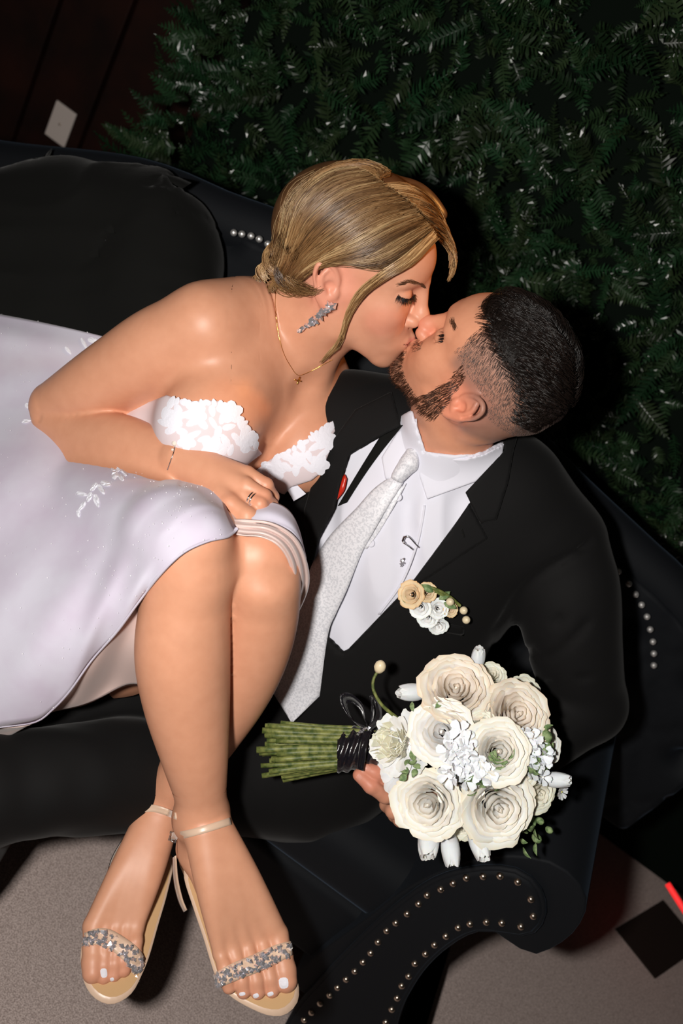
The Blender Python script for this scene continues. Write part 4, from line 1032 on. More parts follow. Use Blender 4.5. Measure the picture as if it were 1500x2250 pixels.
q = tufts(bride_sdf, [(884, 625), (900, 620), (918, 622), (936, 632)], [(-.9, .1), (-.95, .0), (-.9, -.15), (-.7, -.4)], 170, 13, 21, spread=1.6); v, f, c = strands(q, .00032, .00015, np.tile(np.array(srgb(92, 62, 44)), (170, 1))); mk('eyebrow', v, f, M_hair_b, bride, attr=c)
q = tufts(bride_sdf, [(874, 650), (884, 655), (895, 658), (904, 655), (910, 647)], [(-.45, .8), (-.25, .95), (0, 1), (.2, .9), (.35, .8)], 130, 13, 22, spread=1.0, lift=.0035); v, f, c = strands(q, .00035, .00012, np.tile(np.array([.006, .004, .004]), (130, 1))); mk('eyelashes', v, f, M_hair_b, bride, attr=c)

# --- groom: cropped hair, fade, beard
hg = empty('hair', c2w(GO), groom)
def loc2(p): return (p - GO) @ GR / GS * 1000
def sample_local(n, seed, lo, hi, accept):
    """random points on the groom's skin given by a box in head coordinates"""
    r = np.random.RandomState(seed); out = []; tot = 0
    sk = Sdf(); sk.ops = [o for o in groom_sdf.ops[:20]]
    while tot < n:
        d = nrm(r.normal(0, 1, (n, 3))); d = d[accept(d * 100 + np.array([-6, 44, 0]))] if False else d
        p = HGv(np.array([-6, 40, 0]) + d * np.array([97, 88, 76])); p = sk.project(p, 0.0, 2); q = loc2(p)
        m = ((q > lo) & (q < hi)).all(1) & accept(q); out.append(p[m]); tot += m.sum()
    return np.concatenate(out)[:n], sk
def HGv(q): return GO + (np.asarray(q) * GS / 1000) @ GR.T
def grow(p, sk, dfun, ln, npt, lift, seed, wob=.15):
    r = np.random.RandomState(seed); path = [p]; cur = p.copy(); n = len(p); d = dfun(loc2(p)) + r.normal(0, wob, (n, 3))
    for k in range(1, npt):
        g = nrm(sk.grad(cur)); dd = nrm(d @ GR.T); dd = dd - g * (dd * g).sum(1)[:, None]; dd = nrm(dd)
        t = k / (npt - 1); cur = cur + dd * (ln / (npt - 1))[:, None]
        lv = sk(cur); cur = cur + g * (lift(t, ln) - lv)[:, None]; path.append(cur.copy())
        d = dfun(loc2(cur)) * .4 + d * .6
    return np.stack(path, 1)
# top: longer, combed towards the forehead
pt, sk = sample_local(4200, 31, (-96, 40, -80), (84, 160, 80), lambda q: (q[:, 1] > np.interp(q[:, 0], [-90, -80, -70, -60, -44, -18, 31, 70], [6, 18, 40, 62, 76, 86, 92, 96])) & (q[:, 0] < 50))
r_ = np.random.RandomState(5); ln = r_.uniform(.020, .042, len(pt)) * np.interp(loc2(pt)[:, 1], [20, 70, 100, 120], [.35, .5, .8, 1])
def dtop(q):
    n_ = vnoise(q, .055, 13); return np.stack([.95 + .3 * n_, -.22 + 0 * n_, np.sign(q[:, 2]) * (.30 + .5 * n_)], 1)
Pt = grow(pt, sk, dtop, ln, 8, lambda t, l: .0085 * np.sin(np.pi * min(t * .85 + .1, 1)) * (l / .03) + .001, 6, .10)
ct = np.array(srgb(24, 17, 14)) * r_.uniform(.4, 1.7, (len(pt), 1)); v, f, c = strands(Pt, .0005, .00025, ct); mk('top_hair', v, f, M_hair_g, hg, attr=c)
# fringe over the forehead
fr = [[(1110, 640), (1075, 655), (1063, 672), (1066, 688)], [(1130, 660), (1098, 675), (1080, 690), (1074, 706)], [(1150, 690), (1115, 700), (1096, 722), (1100, 750)], [(1175, 730), (1140, 730), (1112, 750), (1108, 778)], [(1200, 770), (1160, 765), (1130, 785), (1124, 810)]]
gall = Sdf(); gall.add(('f', lambda p: groom_sdf(p) - .003), .001)
Pf, tf = guided(fr, 620, 9, gall, jit=6, lift=(.0, .008), seed=33, wav=2.0, clump=5); v, f, c = strands(Pf, .0005, .0002, np.array(srgb(24, 17, 14)) * np.random.RandomState(3).uniform(.4, 1.6, (620, 1))); mk('fringe', v, f, M_hair_g, hg, attr=c)
# faded sides
pf, sk = sample_local(7500, 37, (-100, -32, -90), (58, 112, 0), lambda q: ((q[:, 1] > 10 + .0 * q[:, 0]) & (q[:, 0] < 50 - .0 * q[:, 1]) | (q[:, 0] < -34)) & ~((q[:, 0] > -34) & (q[:, 1] < 38) & (q[:, 2] < -60)))
q = loc2(pf); lf = np.interp(q[:, 1] - .25 * np.minimum(q[:, 0] + 30, 0), [0, 40, 70, 95], [.0016, .0026, .005, .010]) * np.random.RandomState(8).uniform(.7, 1.2, len(pf))
Pf2 = grow(pf, sk, lambda q: np.stack([np.full(len(q), -.35), np.full(len(q), -.9), np.full(len(q), -.05)], 1), lf, 4, lambda t, l: .0003 + .0022 * t * np.minimum(l / .008, 1.6), 9, .2)
v, f, c = strands(Pf2, .0002, .0001, (np.array(srgb(112, 96, 90)) + (np.array(srgb(34, 26, 24)) - np.array(srgb(112, 96, 90))) * sstep(q[:, 1:2] - .3 * np.minimum(q[:, :1] + 40, 0), 30, 92)) * np.random.RandomState(4).uniform(.6, 1.4, (len(pf), 1))); mk('faded_side', v, f, M_hair_g, hg, attr=c)
# beard
def in_poly(poly, n, seed):
    r = np.random.RandomState(seed); p = np.array(poly, float); out = []
    while sum(map(len, out)) < n:
        q = r.uniform(p.min(0), p.max(0), (n * 2, 2)); out.append(q[poly_sd(p, q) < 0])
    return np.concatenate(out)[:n]
bl = [([(858, 800), (872, 782), (882, 800), (893, 835), (910, 862), (925, 880), (905, 890), (880, 858), (862, 830)], 480, .009), ([(905, 872), (935, 866), (965, 850), (990, 836), (1000, 848), (992, 880), (972, 908), (952, 920), (925, 905)], 700, .0075), ([(990, 838), (1000, 815), (1018, 800), (1024, 830), (1004, 862)], 200, .005), ([(872, 784), (884, 770), (892, 776), (884, 800)], 90, .006), ([(905, 762), (918, 744), (930, 752), (924, 768), (908, 775)], 70, .003)]
allb = []
for i, (pl, n, l) in enumerate(bl):
    p, ok = groom_sdf.march(in_poly(pl, n, 50 + i)); p = p[ok]
    allb.append(grow(p, groom_sdf, lambda q: np.stack([np.full(len(q), .05), np.full(len(q), -1.0), np.full(len(q), .1)], 1), np.random.RandomState(i).uniform(.6, 1.2, len(p)) * l, 5, lambda t, l: .0002 + .0045 * t * np.minimum(l / .01, 1), 60 + i, .28))
allb = np.concatenate(allb); v, f, c = strands(allb, .00028, .0001, np.array(srgb(70, 44, 30)) * np.random.RandomState(9).uniform(.45, 1.5, (len(allb), 1))); mk('beard', v, f, M_hair_g, groom, attr=c)
q = tufts(groom_sdf, [(974, 731), (974, 741), (972, 752)], [(-1, .0), (-1, .05), (-.95, .2)], 46, 12, 70, spread=.8, lift=.002); v, f, c = strands(q, .00032, .0001, np.tile(np.array([.01, .006, .005]), (46, 1))); mk('eyelashes', v, f, M_hair_g, groom, attr=c)
q = tufts(groom_sdf, [(991, 698), (994, 706), (996, 714)], [(.3, .9), (.25, .95), (.3, .9)], 70, 12, 71, spread=3.0, lift=.0006); v, f, c = strands(q, .0002, .0001, np.tile(np.array(srgb(84, 56, 40)), (len(q), 1))); mk('eyebrow', v, f, M_hair_g, groom, attr=c)
# ------------------------------------------------------------------ wedding dress
M_lace = mat('white_lace_thread', srgb(236, 236, 246), .8, .2, bump=(1100, .5, .0006))
M_bod = mat('blush_tulle_bodice', srgb(222, 208, 212), .8, .2, bump=(1600, .3, .0003))
M_tulle = mat('white_glitter_tulle', srgb(206, 203, 217), .8, .2, sheen=.15, bump=(1400, .25, .0004), noise=(14, srgb(196, 186, 204), 3, .35, .7))
M_satin = mat('blush_satin', srgb(222, 198, 192), .28, .5, sheen=.2)
M_glit = mat('silver_glitter', (.95, .95, .98), .15, 1.0)
n_head = next(i for i, o in enumerate(bride_sdf.ops) if o[0][0] == 'e' and np.allclose(o[0][1], bt(nb, -.005, -.105, -.015)))
bt_ops = Sdf(); bt_ops.ops = bride_sdf.ops[n_head - 2:n_torso]; bt_ops.ell(hp, (.165, .13, .12), BT, k=.08)
bod_f = Sdf(); bod_f.add(('f', lambda p: bt_ops(p) - .0065), .001)
bod_px = [(366, 868), (390, 876), (412, 881), (436, 881), (460, 879), (486, 882), (503, 892), (518, 904), (532, 916), (544, 931), (554, 947), (562, 963), (567, 987), (577, 996), (566, 1004), (540, 1024), (560, 1036), (584, 1016), (608, 1001), (622, 993), (652, 977), (684, 958), (708, 938), (726, 926), (745, 930), (738, 945), (729, 962), (724, 992), (714, 1018), (704, 1040), (684, 1056), (640, 1070), (612, 1100), (596, 1130), (420, 1090), (280, 1020), (250, 930), (300, 880), (330, 882)]
bod = Sdf(); bod.add(('f', lambda p: bt_ops(p) - .0065), .001); bod.fn(lambda p: -(bt_ops(p) + .003), k=.0005); bod.fn(cut(bod_px), k=.0015); zb = -1.56; bod.fn(lambda p: zb - p[:, 2], k=.001)
lo_, hi_ = bbox(PL([(250, 860, 1.16), (750, 860, 1.18), (250, 1130, 1.17), (750, 1130, 1.52), (250, 860, 1.5)]), .01)
V, Q = surface(bod, lo_, hi_, .0034)
bodice = mk('bodice', V, fixw(V, Q, bod), M_bod, bride)
def appl(f, cx, cy, ang, shape, lift, m, parent, name, s=1.0, th=.0006, rng_=None):
    """lace piece: outline in pixels about a centre, laid on a surface"""
    sh = np.array(shape, float) * s; c, d = math.cos(ang), math.sin(ang); sh = sh @ np.array([[c, d], [-d, c]]) + np.array([cx, cy])
    n = len(sh); xy = np.vstack([sh, (sh + np.array([cx, cy])) / 2, [[cx, cy]]]); p, ok = f.march(xy)
    if not ok.all() or np.ptp(p[:, 2]) > .05: return None
    D = -p[:, 2] - lift; D[n:] -= .0002
    q = np.stack([(xy[:, 0] - 750) / FPX * D, -(xy[:, 1] - 1125) / FPX * D, -D], 1)
    j = np.arange(n); k = (j + 1) % n
    return mk(name, q, [np.stack([j, k, k + n, j + n], 1), np.stack([j + n, k + n, np.full(n, 2 * n)], 1)], m, parent, solid=th, offset=1, smooth=False)
def leaf_shape(l, w, n=10):
    t = np.linspace(0, 2 * np.pi, n, endpoint=False); return np.stack([l * .5 * np.cos(t), w * .5 * np.sin(t) * (1 - .25 * np.cos(t))], 1)
def flower_shape(r, k=5, n=20, ph=0):
    t = np.linspace(0, 2 * np.pi, n, endpoint=False); rr = r * (.72 + .28 * np.abs(np.cos(k * t / 2 + ph))); return np.stack([rr * np.cos(t), rr * np.sin(t)], 1)
rl = np.random.RandomState(12)
vis = [(366, 872), (436, 886), (484, 888), (518, 910), (544, 937), (562, 985), (530, 1016), (460, 990), (400, 966), (340, 930), (320, 900)], [(612, 1004), (655, 985), (690, 962), (728, 934), (738, 938), (716, 988), (700, 1024), (650, 1036), (604, 1040), (585, 1022)]
pts = []
def free(x, y, d): return all((x - a) ** 2 + (y - b_) ** 2 > d * d for a, b_ in pts)
for poly, nf, nl in ((vis[0], 8, 62), (vis[1], 6, 34)):
    c = 0
    for x, y in in_poly(poly, 400, 5 + nf):
        if c < nf and free(x, y, 46):
            pts.append((x, y)); c += 1; appl(bod_f, x, y, rl.uniform(0, 6), flower_shape(rl.uniform(22, 29)), .0005, M_lace, bodice, 'lace_flower')
    c = 0
    for x, y in in_poly(poly, 3000, 15 + nf):
        if c < nl and free(x, y, 21):
            pts.append((x, y)); c += 1; appl(bod_f, x, y, rl.uniform(0, 6.28), leaf_shape(rl.uniform(26, 38), rl.uniform(12, 18)), .0005, M_lace, bodice, 'lace_leaf')
# scalloped lace along the neckline
edge = catmull(np.array(bod_px[1:13], float), 18)
for i, (x, y) in enumerate(edge): appl(bod_f, x - 2, y + 5, rl.uniform(0, 6), leaf_shape(rl.uniform(15, 20), 11), .0005, M_lace, bodice, 'lace_leaf')
edge = catmull(np.array(bod_px[18:25], float), 12)
for i, (x, y) in enumerate(edge): appl(bod_f, x, y + 5, rl.uniform(0, 6), leaf_shape(rl.uniform(15, 20), 11), .0005, M_lace, bodice, 'lace_leaf')

# skirt: lofted from the waist to the hem, lying over hips and thighs
legs = Sdf(); legs.ell(hp, (.165, .13, .12), BT); legs.cone(P(190, 1120, 1.40), knN + np.array([-.01, .01, -.012]), .085, .056, k=.04); legs.cone(P(330, 1080, 1.45), knF, .08, .054, k=.02)
legs.limb([P(380, 1170, 1.19), knN, P(408, 1320, 1.185)], [.055, .050, .0535], k=.02); legs.ell(P(440, 1180, 1.14), (.032, .03, .028), k=.03)
Wc = [(290, 756, 1.46), (250, 860, 1.465), (255, 930, 1.455), (320, 985, 1.40), (385, 1015, 1.345), (440, 1045, 1.29), (462, 1056, 1.265), (474, 1062, 1.25)]
Hc = [(-60, 680, 1.50), (-220, 760, 1.48), (-300, 1000, 1.44), (-300, 1350, 1.36), (-200, 1560, 1.29), (-90, 1612, 1.265), (0, 1597, 1.25), (75, 1586, 1.235), (112, 1560, 1.225), (150, 1520, 1.215), (200, 1450, 1.195), (255, 1388, 1.175), (300, 1326, 1.155), (350, 1262, 1.135), (400, 1214, 1.122), (455, 1188, 1.118), (500, 1178, 1.13), (519, 1162, 1.148)]
Mc = [(120, 714, 1.475), (20, 780, 1.45), (-20, 900, 1.40), (0, 1080, 1.30), (60, 1220, 1.235), (130, 1270, 1.20), (200, 1270, 1.18), (270, 1230, 1.16), (340, 1180, 1.148), (400, 1130, 1.15), (450, 1110, 1.17), (496, 1112, 1.195)]
ns, nt = 150, 46
def cur(l): return catmull(np.array(l, float), ns)
Wq, Hq, Mq = cur(Wc), cur(Hc), cur(Mc); t = np.linspace(0, 1, nt)[:, None, None]
K = Wq[None] * ((1 - t) * (1 - 2 * t)) + Mq[None] * (4 * t * (1 - t)) + Hq[None] * (t * (2 * t - 1))
sp = np.linspace(0, 1, ns)[None]; tt = np.linspace(0, 1, nt)[:, None]
K = K.copy(); fold = np.sin(sp * 46 + 2.2 * np.sin(sp * 9) + tt * 1.5) * .0055 * tt ** 1.2 * (1 - .55 * sstep(sp, .75, 1.0)) + np.sin(sp * 23 + 1 + tt * 3) * .006 * tt * (1 - .6 * sstep(sp, .8, 1))
K[..., 2] += fold
p, ok = legs.march(K[..., :2].reshape(-1, 2)); Db = np.where(ok, -p[:, 2], 9).reshape(nt, ns) - .009
lim = np.minimum(K[..., 2], Db)
for _ in range(12):
    a = lim.copy(); a[1:-1, 1:-1] = (lim[:-2, 1:-1] + lim[2:, 1:-1] + lim[1:-1, :-2] + lim[1:-1, 2:]) / 8 + lim[1:-1, 1:-1] / 2; lim = np.minimum(a, Db)
K[..., 2] = lim
D_ = K[..., 2]; SV = np.stack([(K[..., 0] - 750) / FPX * D_, -(K[..., 1] - 1125) / FPX * D_, -D_], -1)
skirt = mk('skirt', SV.reshape(-1, 3), grid_faces(nt, ns), M_tulle, bride, solid=.0022, offset=-1)
# turned satin edge round the hem
hemp = SV[-1, int(ns * .42):]; v, fs = tube(hemp + np.array([0, 0, -.002]), .0022, 6); mk('hem', v, fs, M_tulle, skirt)
# satin lining seen under the lifted hem
LA = [(-20, 1600, 1.27), (75, 1588, 1.25), (150, 1520, 1.23), (200, 1452, 1.21), (255, 1392, 1.19), (305, 1330, 1.19), (400, 1270, 1.21)]
LB = [(-20, 1640, 1.34), (60, 1592, 1.335), (150, 1556, 1.33), (215, 1532, 1.325), (280, 1512, 1.32), (350, 1500, 1.315), (430, 1430, 1.31)]
A_, B_ = catmull(np.array(LA, float), 60), catmull(np.array(LB, float), 60); t = np.linspace(0, 1, 18)[:, None, None]; K = A_[None] * (1 - t) + B_[None] * t
s2 = np.linspace(0, 1, 60)[None]; t2_ = t[..., 0]; K[..., 2] += .012 * np.sin(s2 * 21 + 2.5 * t2_) * np.sin(np.pi * np.clip(t2_, 0, 1)) + .008 * np.sin(s2 * 9 - 5 * t2_) * t2_
K[..., 1] += 6 * np.sin(s2 * 17) * t2_
D_ = K[..., 2]; v = np.stack([(K[..., 0] - 750) / FPX * D_, -(K[..., 1] - 1125) / FPX * D_, -D_], -1); mk('lining', v.reshape(-1, 3), grid_faces(18, 60), M_satin, skirt, solid=.0015)
# gathered satin and tulle falling over the far knee, held in the hand
def ribbon(A, Bp, n, m, amp, frq, ph, name, material, parent, th=.0015, puff=0.0):
    A_, B_ = catmull(np.array(A, float), n), catmull(np.array(Bp, float), n); t = np.linspace(0, 1, m)[None, :, None]; K = A_[:, None] * (1 - t) + B_[:, None] * t
    s_ = np.linspace(0, 1, n)[:, None]; t_ = t[..., 0]; K[..., 2] += amp * np.sin(t_ * frq + ph + 1.3 * s_) * np.minimum(1, 4 * s_ + .2) - puff * np.sin(np.pi * t_)
    D_ = K[..., 2]; v = np.stack([(K[..., 0] - 750) / FPX * D_, -(K[..., 1] - 1125) / FPX * D_, -D_], -1); return mk(name, v.reshape(-1, 3), grid_faces(n, m), material, parent, solid=th)
ribbon([(500, 1168, 1.16), (530, 1176, 1.155), (575, 1180, 1.15), (612, 1200, 1.155), (636, 1240, 1.185), (640, 1290, 1.23), (625, 1345, 1.27), (608, 1404, 1.31)], [(505, 1142, 1.19), (545, 1142, 1.18), (600, 1150, 1.18), (648, 1180, 1.20), (672, 1230, 1.235), (678, 1285, 1.28), (655, 1345, 1.32), (618, 1404, 1.34)], 60, 26, .007, 17, .4, 'lining', M_satin, skirt, puff=.008)
ribbon([(552, 1146, 1.19), (600, 1152, 1.188), (640, 1168, 1.195), (662, 1200, 1.215), (672, 1240, 1.24)], [(556, 1106, 1.225), (600, 1104, 1.222), (634, 1122, 1.225), (655, 1160, 1.235), (672, 1225, 1.26)], 40, 14, .002, 8, .2, 'overskirt', M_tulle, skirt, puff=.006)
ribbon([(478, 1066, 1.245), (482, 1096, 1.22), (506, 1140, 1.175), (518, 1164, 1.155)], [(492, 1070, 1.27), (500, 1100, 1.245), (520, 1140, 1.20), (528, 1160, 1.18)], 24, 8, .002, 5, 0, 'turned_edge', M_satin, skirt)
# lace sprays on the skirt
skf = Sdf()
def sk_depth(xy):
    q = SV.reshape(-1, 3); pq = pix(q); return np.array([-q[((pq - p) ** 2).sum(1).argsort()[:6], 2].mean() for p in xy])
def spray(x, y, ang, shape, name):
    sh = np.array(shape, float); c, d = math.cos(ang), math.sin(ang); sh = sh @ np.array([[c, d], [-d, c]]) + [x, y]; n = len(sh); xy = np.vstack([sh, (sh + [x, y]) / 2, [[x, y]]])
    D = sk_depth(xy) - .002; D[n:] -= .0005; q = np.stack([(xy[:, 0] - 750) / FPX * D, -(xy[:, 1] - 1125) / FPX * D, -D], 1); j = np.arange(n); k = (j + 1) % n
    mk(name, q, [np.stack([j, k, k + n, j + n], 1), np.stack([j + n, k + n, np.full(n, 2 * n)], 1)], M_lace, skirt, solid=.0006, offset=1, smooth=False)
for x, y, a, l, w in ((352, 1024, .5, 26, 18), (330, 1028, 2, 24, 18), (312, 1036, 1.2, 22, 14), (290, 1026, .3, 26, 16), (300, 1040, 2.2, 20, 12), (232, 1062, .2, 24, 12), (222, 1075, 1.0, 26, 11), (206, 1070, 2.3, 24, 10), (212, 1100, 1.3, 30, 13), (196, 1092, 2.0, 24, 10), (180, 1112, 2.2, 26, 9), (180, 1085, .2, 26, 9), (172, 1128, 1.5, 18, 8), (268, 1030, 1.0, 22, 12), (64, 892, .3, 20, 12), (58, 925, -.2, 22, 8), (185, 755, 1.1, 30, 8), (205, 748, .2, 26, 12), (150, 770, .9, 22, 8)): spray(x, y, a, leaf_shape(l, w), 'lace_leaf')
for x, y, r in ((262, 1038, 20), (255, 1024, 13), (340, 1014, 12)): spray(x, y, 0, flower_shape(r), 'lace_flower')
# glitter specks
gi = rl.randint(0, len(SV.reshape(-1, 3)), 320); gp = SV.reshape(-1, 3)[gi] + np.array([0, 0, .003]); gv, gf = [], []
for i, p in enumerate(gp):
    a = nrm(rl.normal(0, 1, 3)); b_ = nrm(np.cross(a, [.3, .5, .9])); c_ = np.cross(a, b_); r = rl.uniform(.0004, .0009); gv += [p + r * b_, p + r * c_, p - r * b_, p - r * c_, p + r * a, p - r * a]; k = 6 * i
    gf += [[k, k + 1, k + 4], [k + 1, k + 2, k + 4], [k + 2, k + 3, k + 4], [k + 3, k, k + 4], [k + 1, k, k + 5], [k + 2, k + 1, k + 5], [k + 3, k + 2, k + 5], [k, k + 3, k + 5]]
o = mk('glitter', np.array(gv), np.array(gf), M_glit, skirt, smooth=False); tagit(o, kind='stuff')
# ------------------------------------------------------------------ bouquet
M_pet = mat('cream_petal', (.85, .8, .72), .6, .25, attr='tint', sss=.3, sssr=(.006,), bump=(300, .12, .0006))
M_green = mat('stem_green', srgb(128, 132, 72), .5, .4, noise=(120, srgb(66, 82, 36), 4, .35, .65))
M_dgreen = mat('dark_leaf_green', srgb(92, 118, 74), .6, .3, noise=(200, srgb(140, 160, 112), 3, .4, .6))
M_rib = mat('black_satin_ribbon', (.006, .005, .008), .25, .6, sheen=.2, bump=(40, .5, .006))
M_crys = mat('crystal', (.92, .90, .95), .09, 1.0, metal=.8, coat=1.0)
M_berry = mat('cream_berry', srgb(228, 212, 178), .35, .5)
rf = np.random.RandomState(21)
def petal_mesh(name, r0, r1, h, wid, curl, tone, edge, ruff=.0, nu=9, nv=7, tuck=0.0, seed=0):
    """one petal: base at r0, rim at r1, height h, half angular width wid (rad); curl turns the rim outwards"""
    r = np.random.RandomState(seed); u = np.linspace(-1, 1, nu)[:, None]; v = np.linspace(0, 1, nv)[None]
    wv_ = np.interp(v, [0, .3, .65, .88, 1], [.45, .92, 1, .88, .66])
    ang = u * wid * wv_; rad = r0 + (r1 - r0) * v ** .8 - tuck * v * v; z = h * v * (1 - .10 * u * u) - curl * h * np.clip(v - .68, 0, 1) ** 2 * 5
    rad = rad + curl * (r1) * np.clip(v - .68, 0, 1) ** 2 * 3.2 + ruff * np.sin(u * 5 + seed) * v ** 2 + ruff * .6 * np.sin(u * 9 + 2 * seed) * v ** 3
    P_ = np.stack([rad * np.cos(ang), rad * np.sin(ang), z + ruff * .8 * np.sin(u * 4 + 1.7 * seed) * v ** 2], -1).reshape(-1, 3)
    t = np.clip(np.broadcast_to(v ** 8, (nu, nv)) * .55 + np.abs(u) ** 8 * v * .2, 0, 1).reshape(-1, 1)
    colr = np.array(tone) * (1 - t) + np.array(edge) * t
    v2 = np.vstack([P_, P_ * np.array([1, 1, 1]) + np.array([0, 0, -.0009]) - np.c_[P_[:, :2] * .03, np.zeros(len(P_))]])
    f = grid_faces(nu, nv); me = mesh_data(name, v2, np.vstack([f, f[:, ::-1] + nu * nv])); me.materials.append(M_pet); set_attr(me, 'tint', np.vstack([colr, colr])); return me
def rose_proto(R, tone, edge, layers, seed):
    """list of (mesh, spin) petals, radius R"""
    out = []; r = np.random.RandomState(seed); a = 0
    for i in range(layers):
        t = i / (layers - 1); n = 3 if t < .4 else 4 if t < .7 else 5; r1 = R * (.12 + .80 * t ** .95); h = R * (.66 - .14 * t ** 2)
        for k in range(n):
            me = petal_mesh('petal', r1 * .42, r1, h * r.uniform(.90, 1.08), 4.3 / n * r.uniform(.9, 1.15), .04 + .26 * t ** 2 + r.uniform(-.04, .10), tone, edge, R * .022 * (.4 + t), seed=seed * 100 + i * 10 + k, tuck=R * .05 * (1 - t))
            a += 2 * np.pi / n + r.normal(0, .06); out.append((me, a + i * .7))
    core = lathe([(0, R * .50), (R * .03, R * .49), (R * .06, R * .42), (R * .07, R * .2), (R * .06, 0)], 9)
    return out, core
def axes(n, spin=0.0):
    n = nrm(n); a = nrm(np.cross(n, [.13, .9, .41])); b = np.cross(n, a); c, d = math.cos(spin), math.sin(spin); return np.stack([a * c + b * d, b * c - a * d, n], 1)
def put_flower(name, proto, c, n, s, parent, tone, spin=0.0, squash=1.0):
    """flower part with its petals as sub-parts; c, n in the camera frame"""
    petals, (cv, cf) = proto; A = R3 @ axes(n, spin); w = c2w(c)
    me = mesh_data(name, cv * s @ A.T, cf); me.materials.append(M_pet); set_attr(me, 'tint', np.tile(np.array(tone), (len(cv), 1)))
    o = bpy.data.objects.new(name, me); COL.objects.link(o); o.parent = parent; o.location = w - wloc(parent)
    for pm, a in petals:
        cc, ss = math.cos(a), math.sin(a); Rz = np.array([[cc, -ss, 0], [ss, cc, 0], [0, 0, 1]]); M = np.eye(4); M[:3, :3] = A @ Rz * s * rf.uniform(.96, 1.05); M[:3, 3] = w; inst('petal', pm, M, o)
    return o
cream, edg = srgb(255, 252, 246), srgb(236, 214, 180); blush, edg2 = srgb(253, 243, 231), srgb(222, 188, 150); white = srgb(252, 250, 248); wedg = srgb(232, 226, 212)
PR = [rose_proto(.04, cream, edg, 8, 1), rose_proto(.04, blush, edg2, 8, 2), rose_proto(.04, white, srgb(226, 208, 180), 7, 3)]
PRan = rose_proto(.025, srgb(246, 242, 226), srgb(226, 212, 178), 6, 5)
def single_proto(R, k, tone, edge, h, seed, layers=2, curl=.2):
    out = []; r = np.random.RandomState(seed)
    for i in range(layers):
        for j in range(k):
            out.append((petal_mesh('petal', R * .12, R * (1 - .2 * i), h * (1 + .25 * i), 2.6 / k, curl, tone, edge, R * .03, seed=seed + i * 9 + j, nv=7), 2 * np.pi * j / k + i * .5))
    return out, lathe([(0, h * .35), (R * .1, h * .3), (R * .14, 0)], 8)
PPeo = single_proto(.042, 6, white, wedg, .024, 31, 2, .1)
PFlat = single_proto(.042, 5, white, wedg, .012, 41, 2, .1)
def tulip_proto(seed):
    out = []
    for i in range(2):
        for j in range(3): out.append((petal_mesh('petal', .006, .019 - .002 * i, .036, 1.25, -.0, srgb(247, 244, 242), srgb(238, 232, 226), .0008, seed=seed + i * 5 + j, tuck=.012), 2 * np.pi * j / 3 + i * 1.05))
    return out, lathe([(0, .004), (.004, .003), (.005, 0)], 8)
PTul = tulip_proto(61)
ballc = P(1035, 1668, 1.385)
bouquet = empty('bouquet', c2w(P(1040, 1700, 1.47))); tagit(bouquet, 'hand tied bouquet of cream roses and white tulips with black ribbon on the lap', 'bouquet')
def surf(px, py, R=.142):
    c = P(px, py, 1.385); r2 = ((c - ballc)[:2] ** 2).sum(); return P(px, py, 1.385 - math.sqrt(max(R * R - r2, .0004)))
def fl(name, proto, px, py, dia, base, tone, lift=0.0, spin=0.0, tilt=(0, 0), nn=None):
    c = surf(px, py) ; n = nrm(c - ballc) * .75 + np.array([0, 0, .35]) if nn is None else np.array(nn, float); n = nrm(nrm(n) + np.array([tilt[0], tilt[1], 0]))
    s = dia / FPX * (-c[2]) / (2 * base); return put_flower(name, proto, c - n * (.5 * base * s) + np.array([0, 0, lift]), n, s, bouquet, tone, spin)
fl('rose', PR[1], 1000, 1506, 172, .04, blush, .012, .3, (.15, .05)); fl('rose', PR[1], 1136, 1566, 160, .04, blush, .008, 1.4, (.1, 0)); fl('rose', PR[0], 1092, 1646, 146, .04, srgb(244, 232, 224), .012, 2.2)
fl('rose', PR[2], 968, 1606, 150, .04, white, .004, .9); fl('rose', PR[0], 936, 1762, 166, .04, cream, .012, 3.0, (.0, .1)); fl('rose', PR[0], 1092, 1770, 178, .04, cream, .014, 4.1, (.1, .05))
fl('rose', PR[2], 1012, 1742, 110, .04, cream, -.01, 5.0); fl('rose', PR[2], 1190, 1640, 112, .04, white, -.006, 1.1)
fl('ranunculus', PRan, 1184, 1742, 92, .025, white, .006, .4); fl('ranunculus', PRan, 1084, 1484, 70, .025, white, -.012, .8); fl('ranunculus', PRan, 1160, 1515, 70, .025, white, -.01, .2); fl('ranunculus', PRan, 1058, 1590, 62, .025, white, .0, 1.2); fl('ranunculus', PRan, 1014, 1826, 84, .025, white, -.012, 2.2); fl('ranunculus', PRan, 1150, 1700, 66, .025, white, .004, .9)
peo = fl('peony', PPeo, 880, 1634, 140, .042, white, .004, .6, (.1, 0))
# fluffy pale yellow centre of the peony
cP = surf(872, 1632); nP = nrm(nrm(cP - ballc) * .75 + np.array([0, 0, .35])); Af = axes(nP); parts = []
for i in range(70):
    a, r = rf.uniform(0, 6.28), .021 * math.sqrt(rf.rand()); h = rf.uniform(.012, .022); x, y = r * math.cos(a), r * math.sin(a); w = rf.uniform(.002, .0045); b = a + rf.normal(0, .6)
    q = np.array([[x - w * math.sin(b), y + w * math.cos(b), 0], [x + w * math.sin(b), y - w * math.cos(b), 0], [x * 1.25 + w * 1.3 * math.sin(b), y * 1.25 - w * 1.3 * math.cos(b), h], [x * 1.25 - w * 1.3 * math.sin(b), y * 1.25 + w * 1.3 * math.cos(b), h * rf.uniform(.8, 1.1)]]); parts.append((q @ Af.T + cP + nP * .004, [np.array([[0, 1, 2, 3]])]))
v, f = joinp(parts); o = mk('peony_centre', v, f, M_pet, peo, smooth=False, attr=np.array(srgb(252, 247, 224)) * rf.uniform(.85, 1.05, (70, 1)).repeat(4, 0), solid=.0006); o['kind'] = 'stuff'
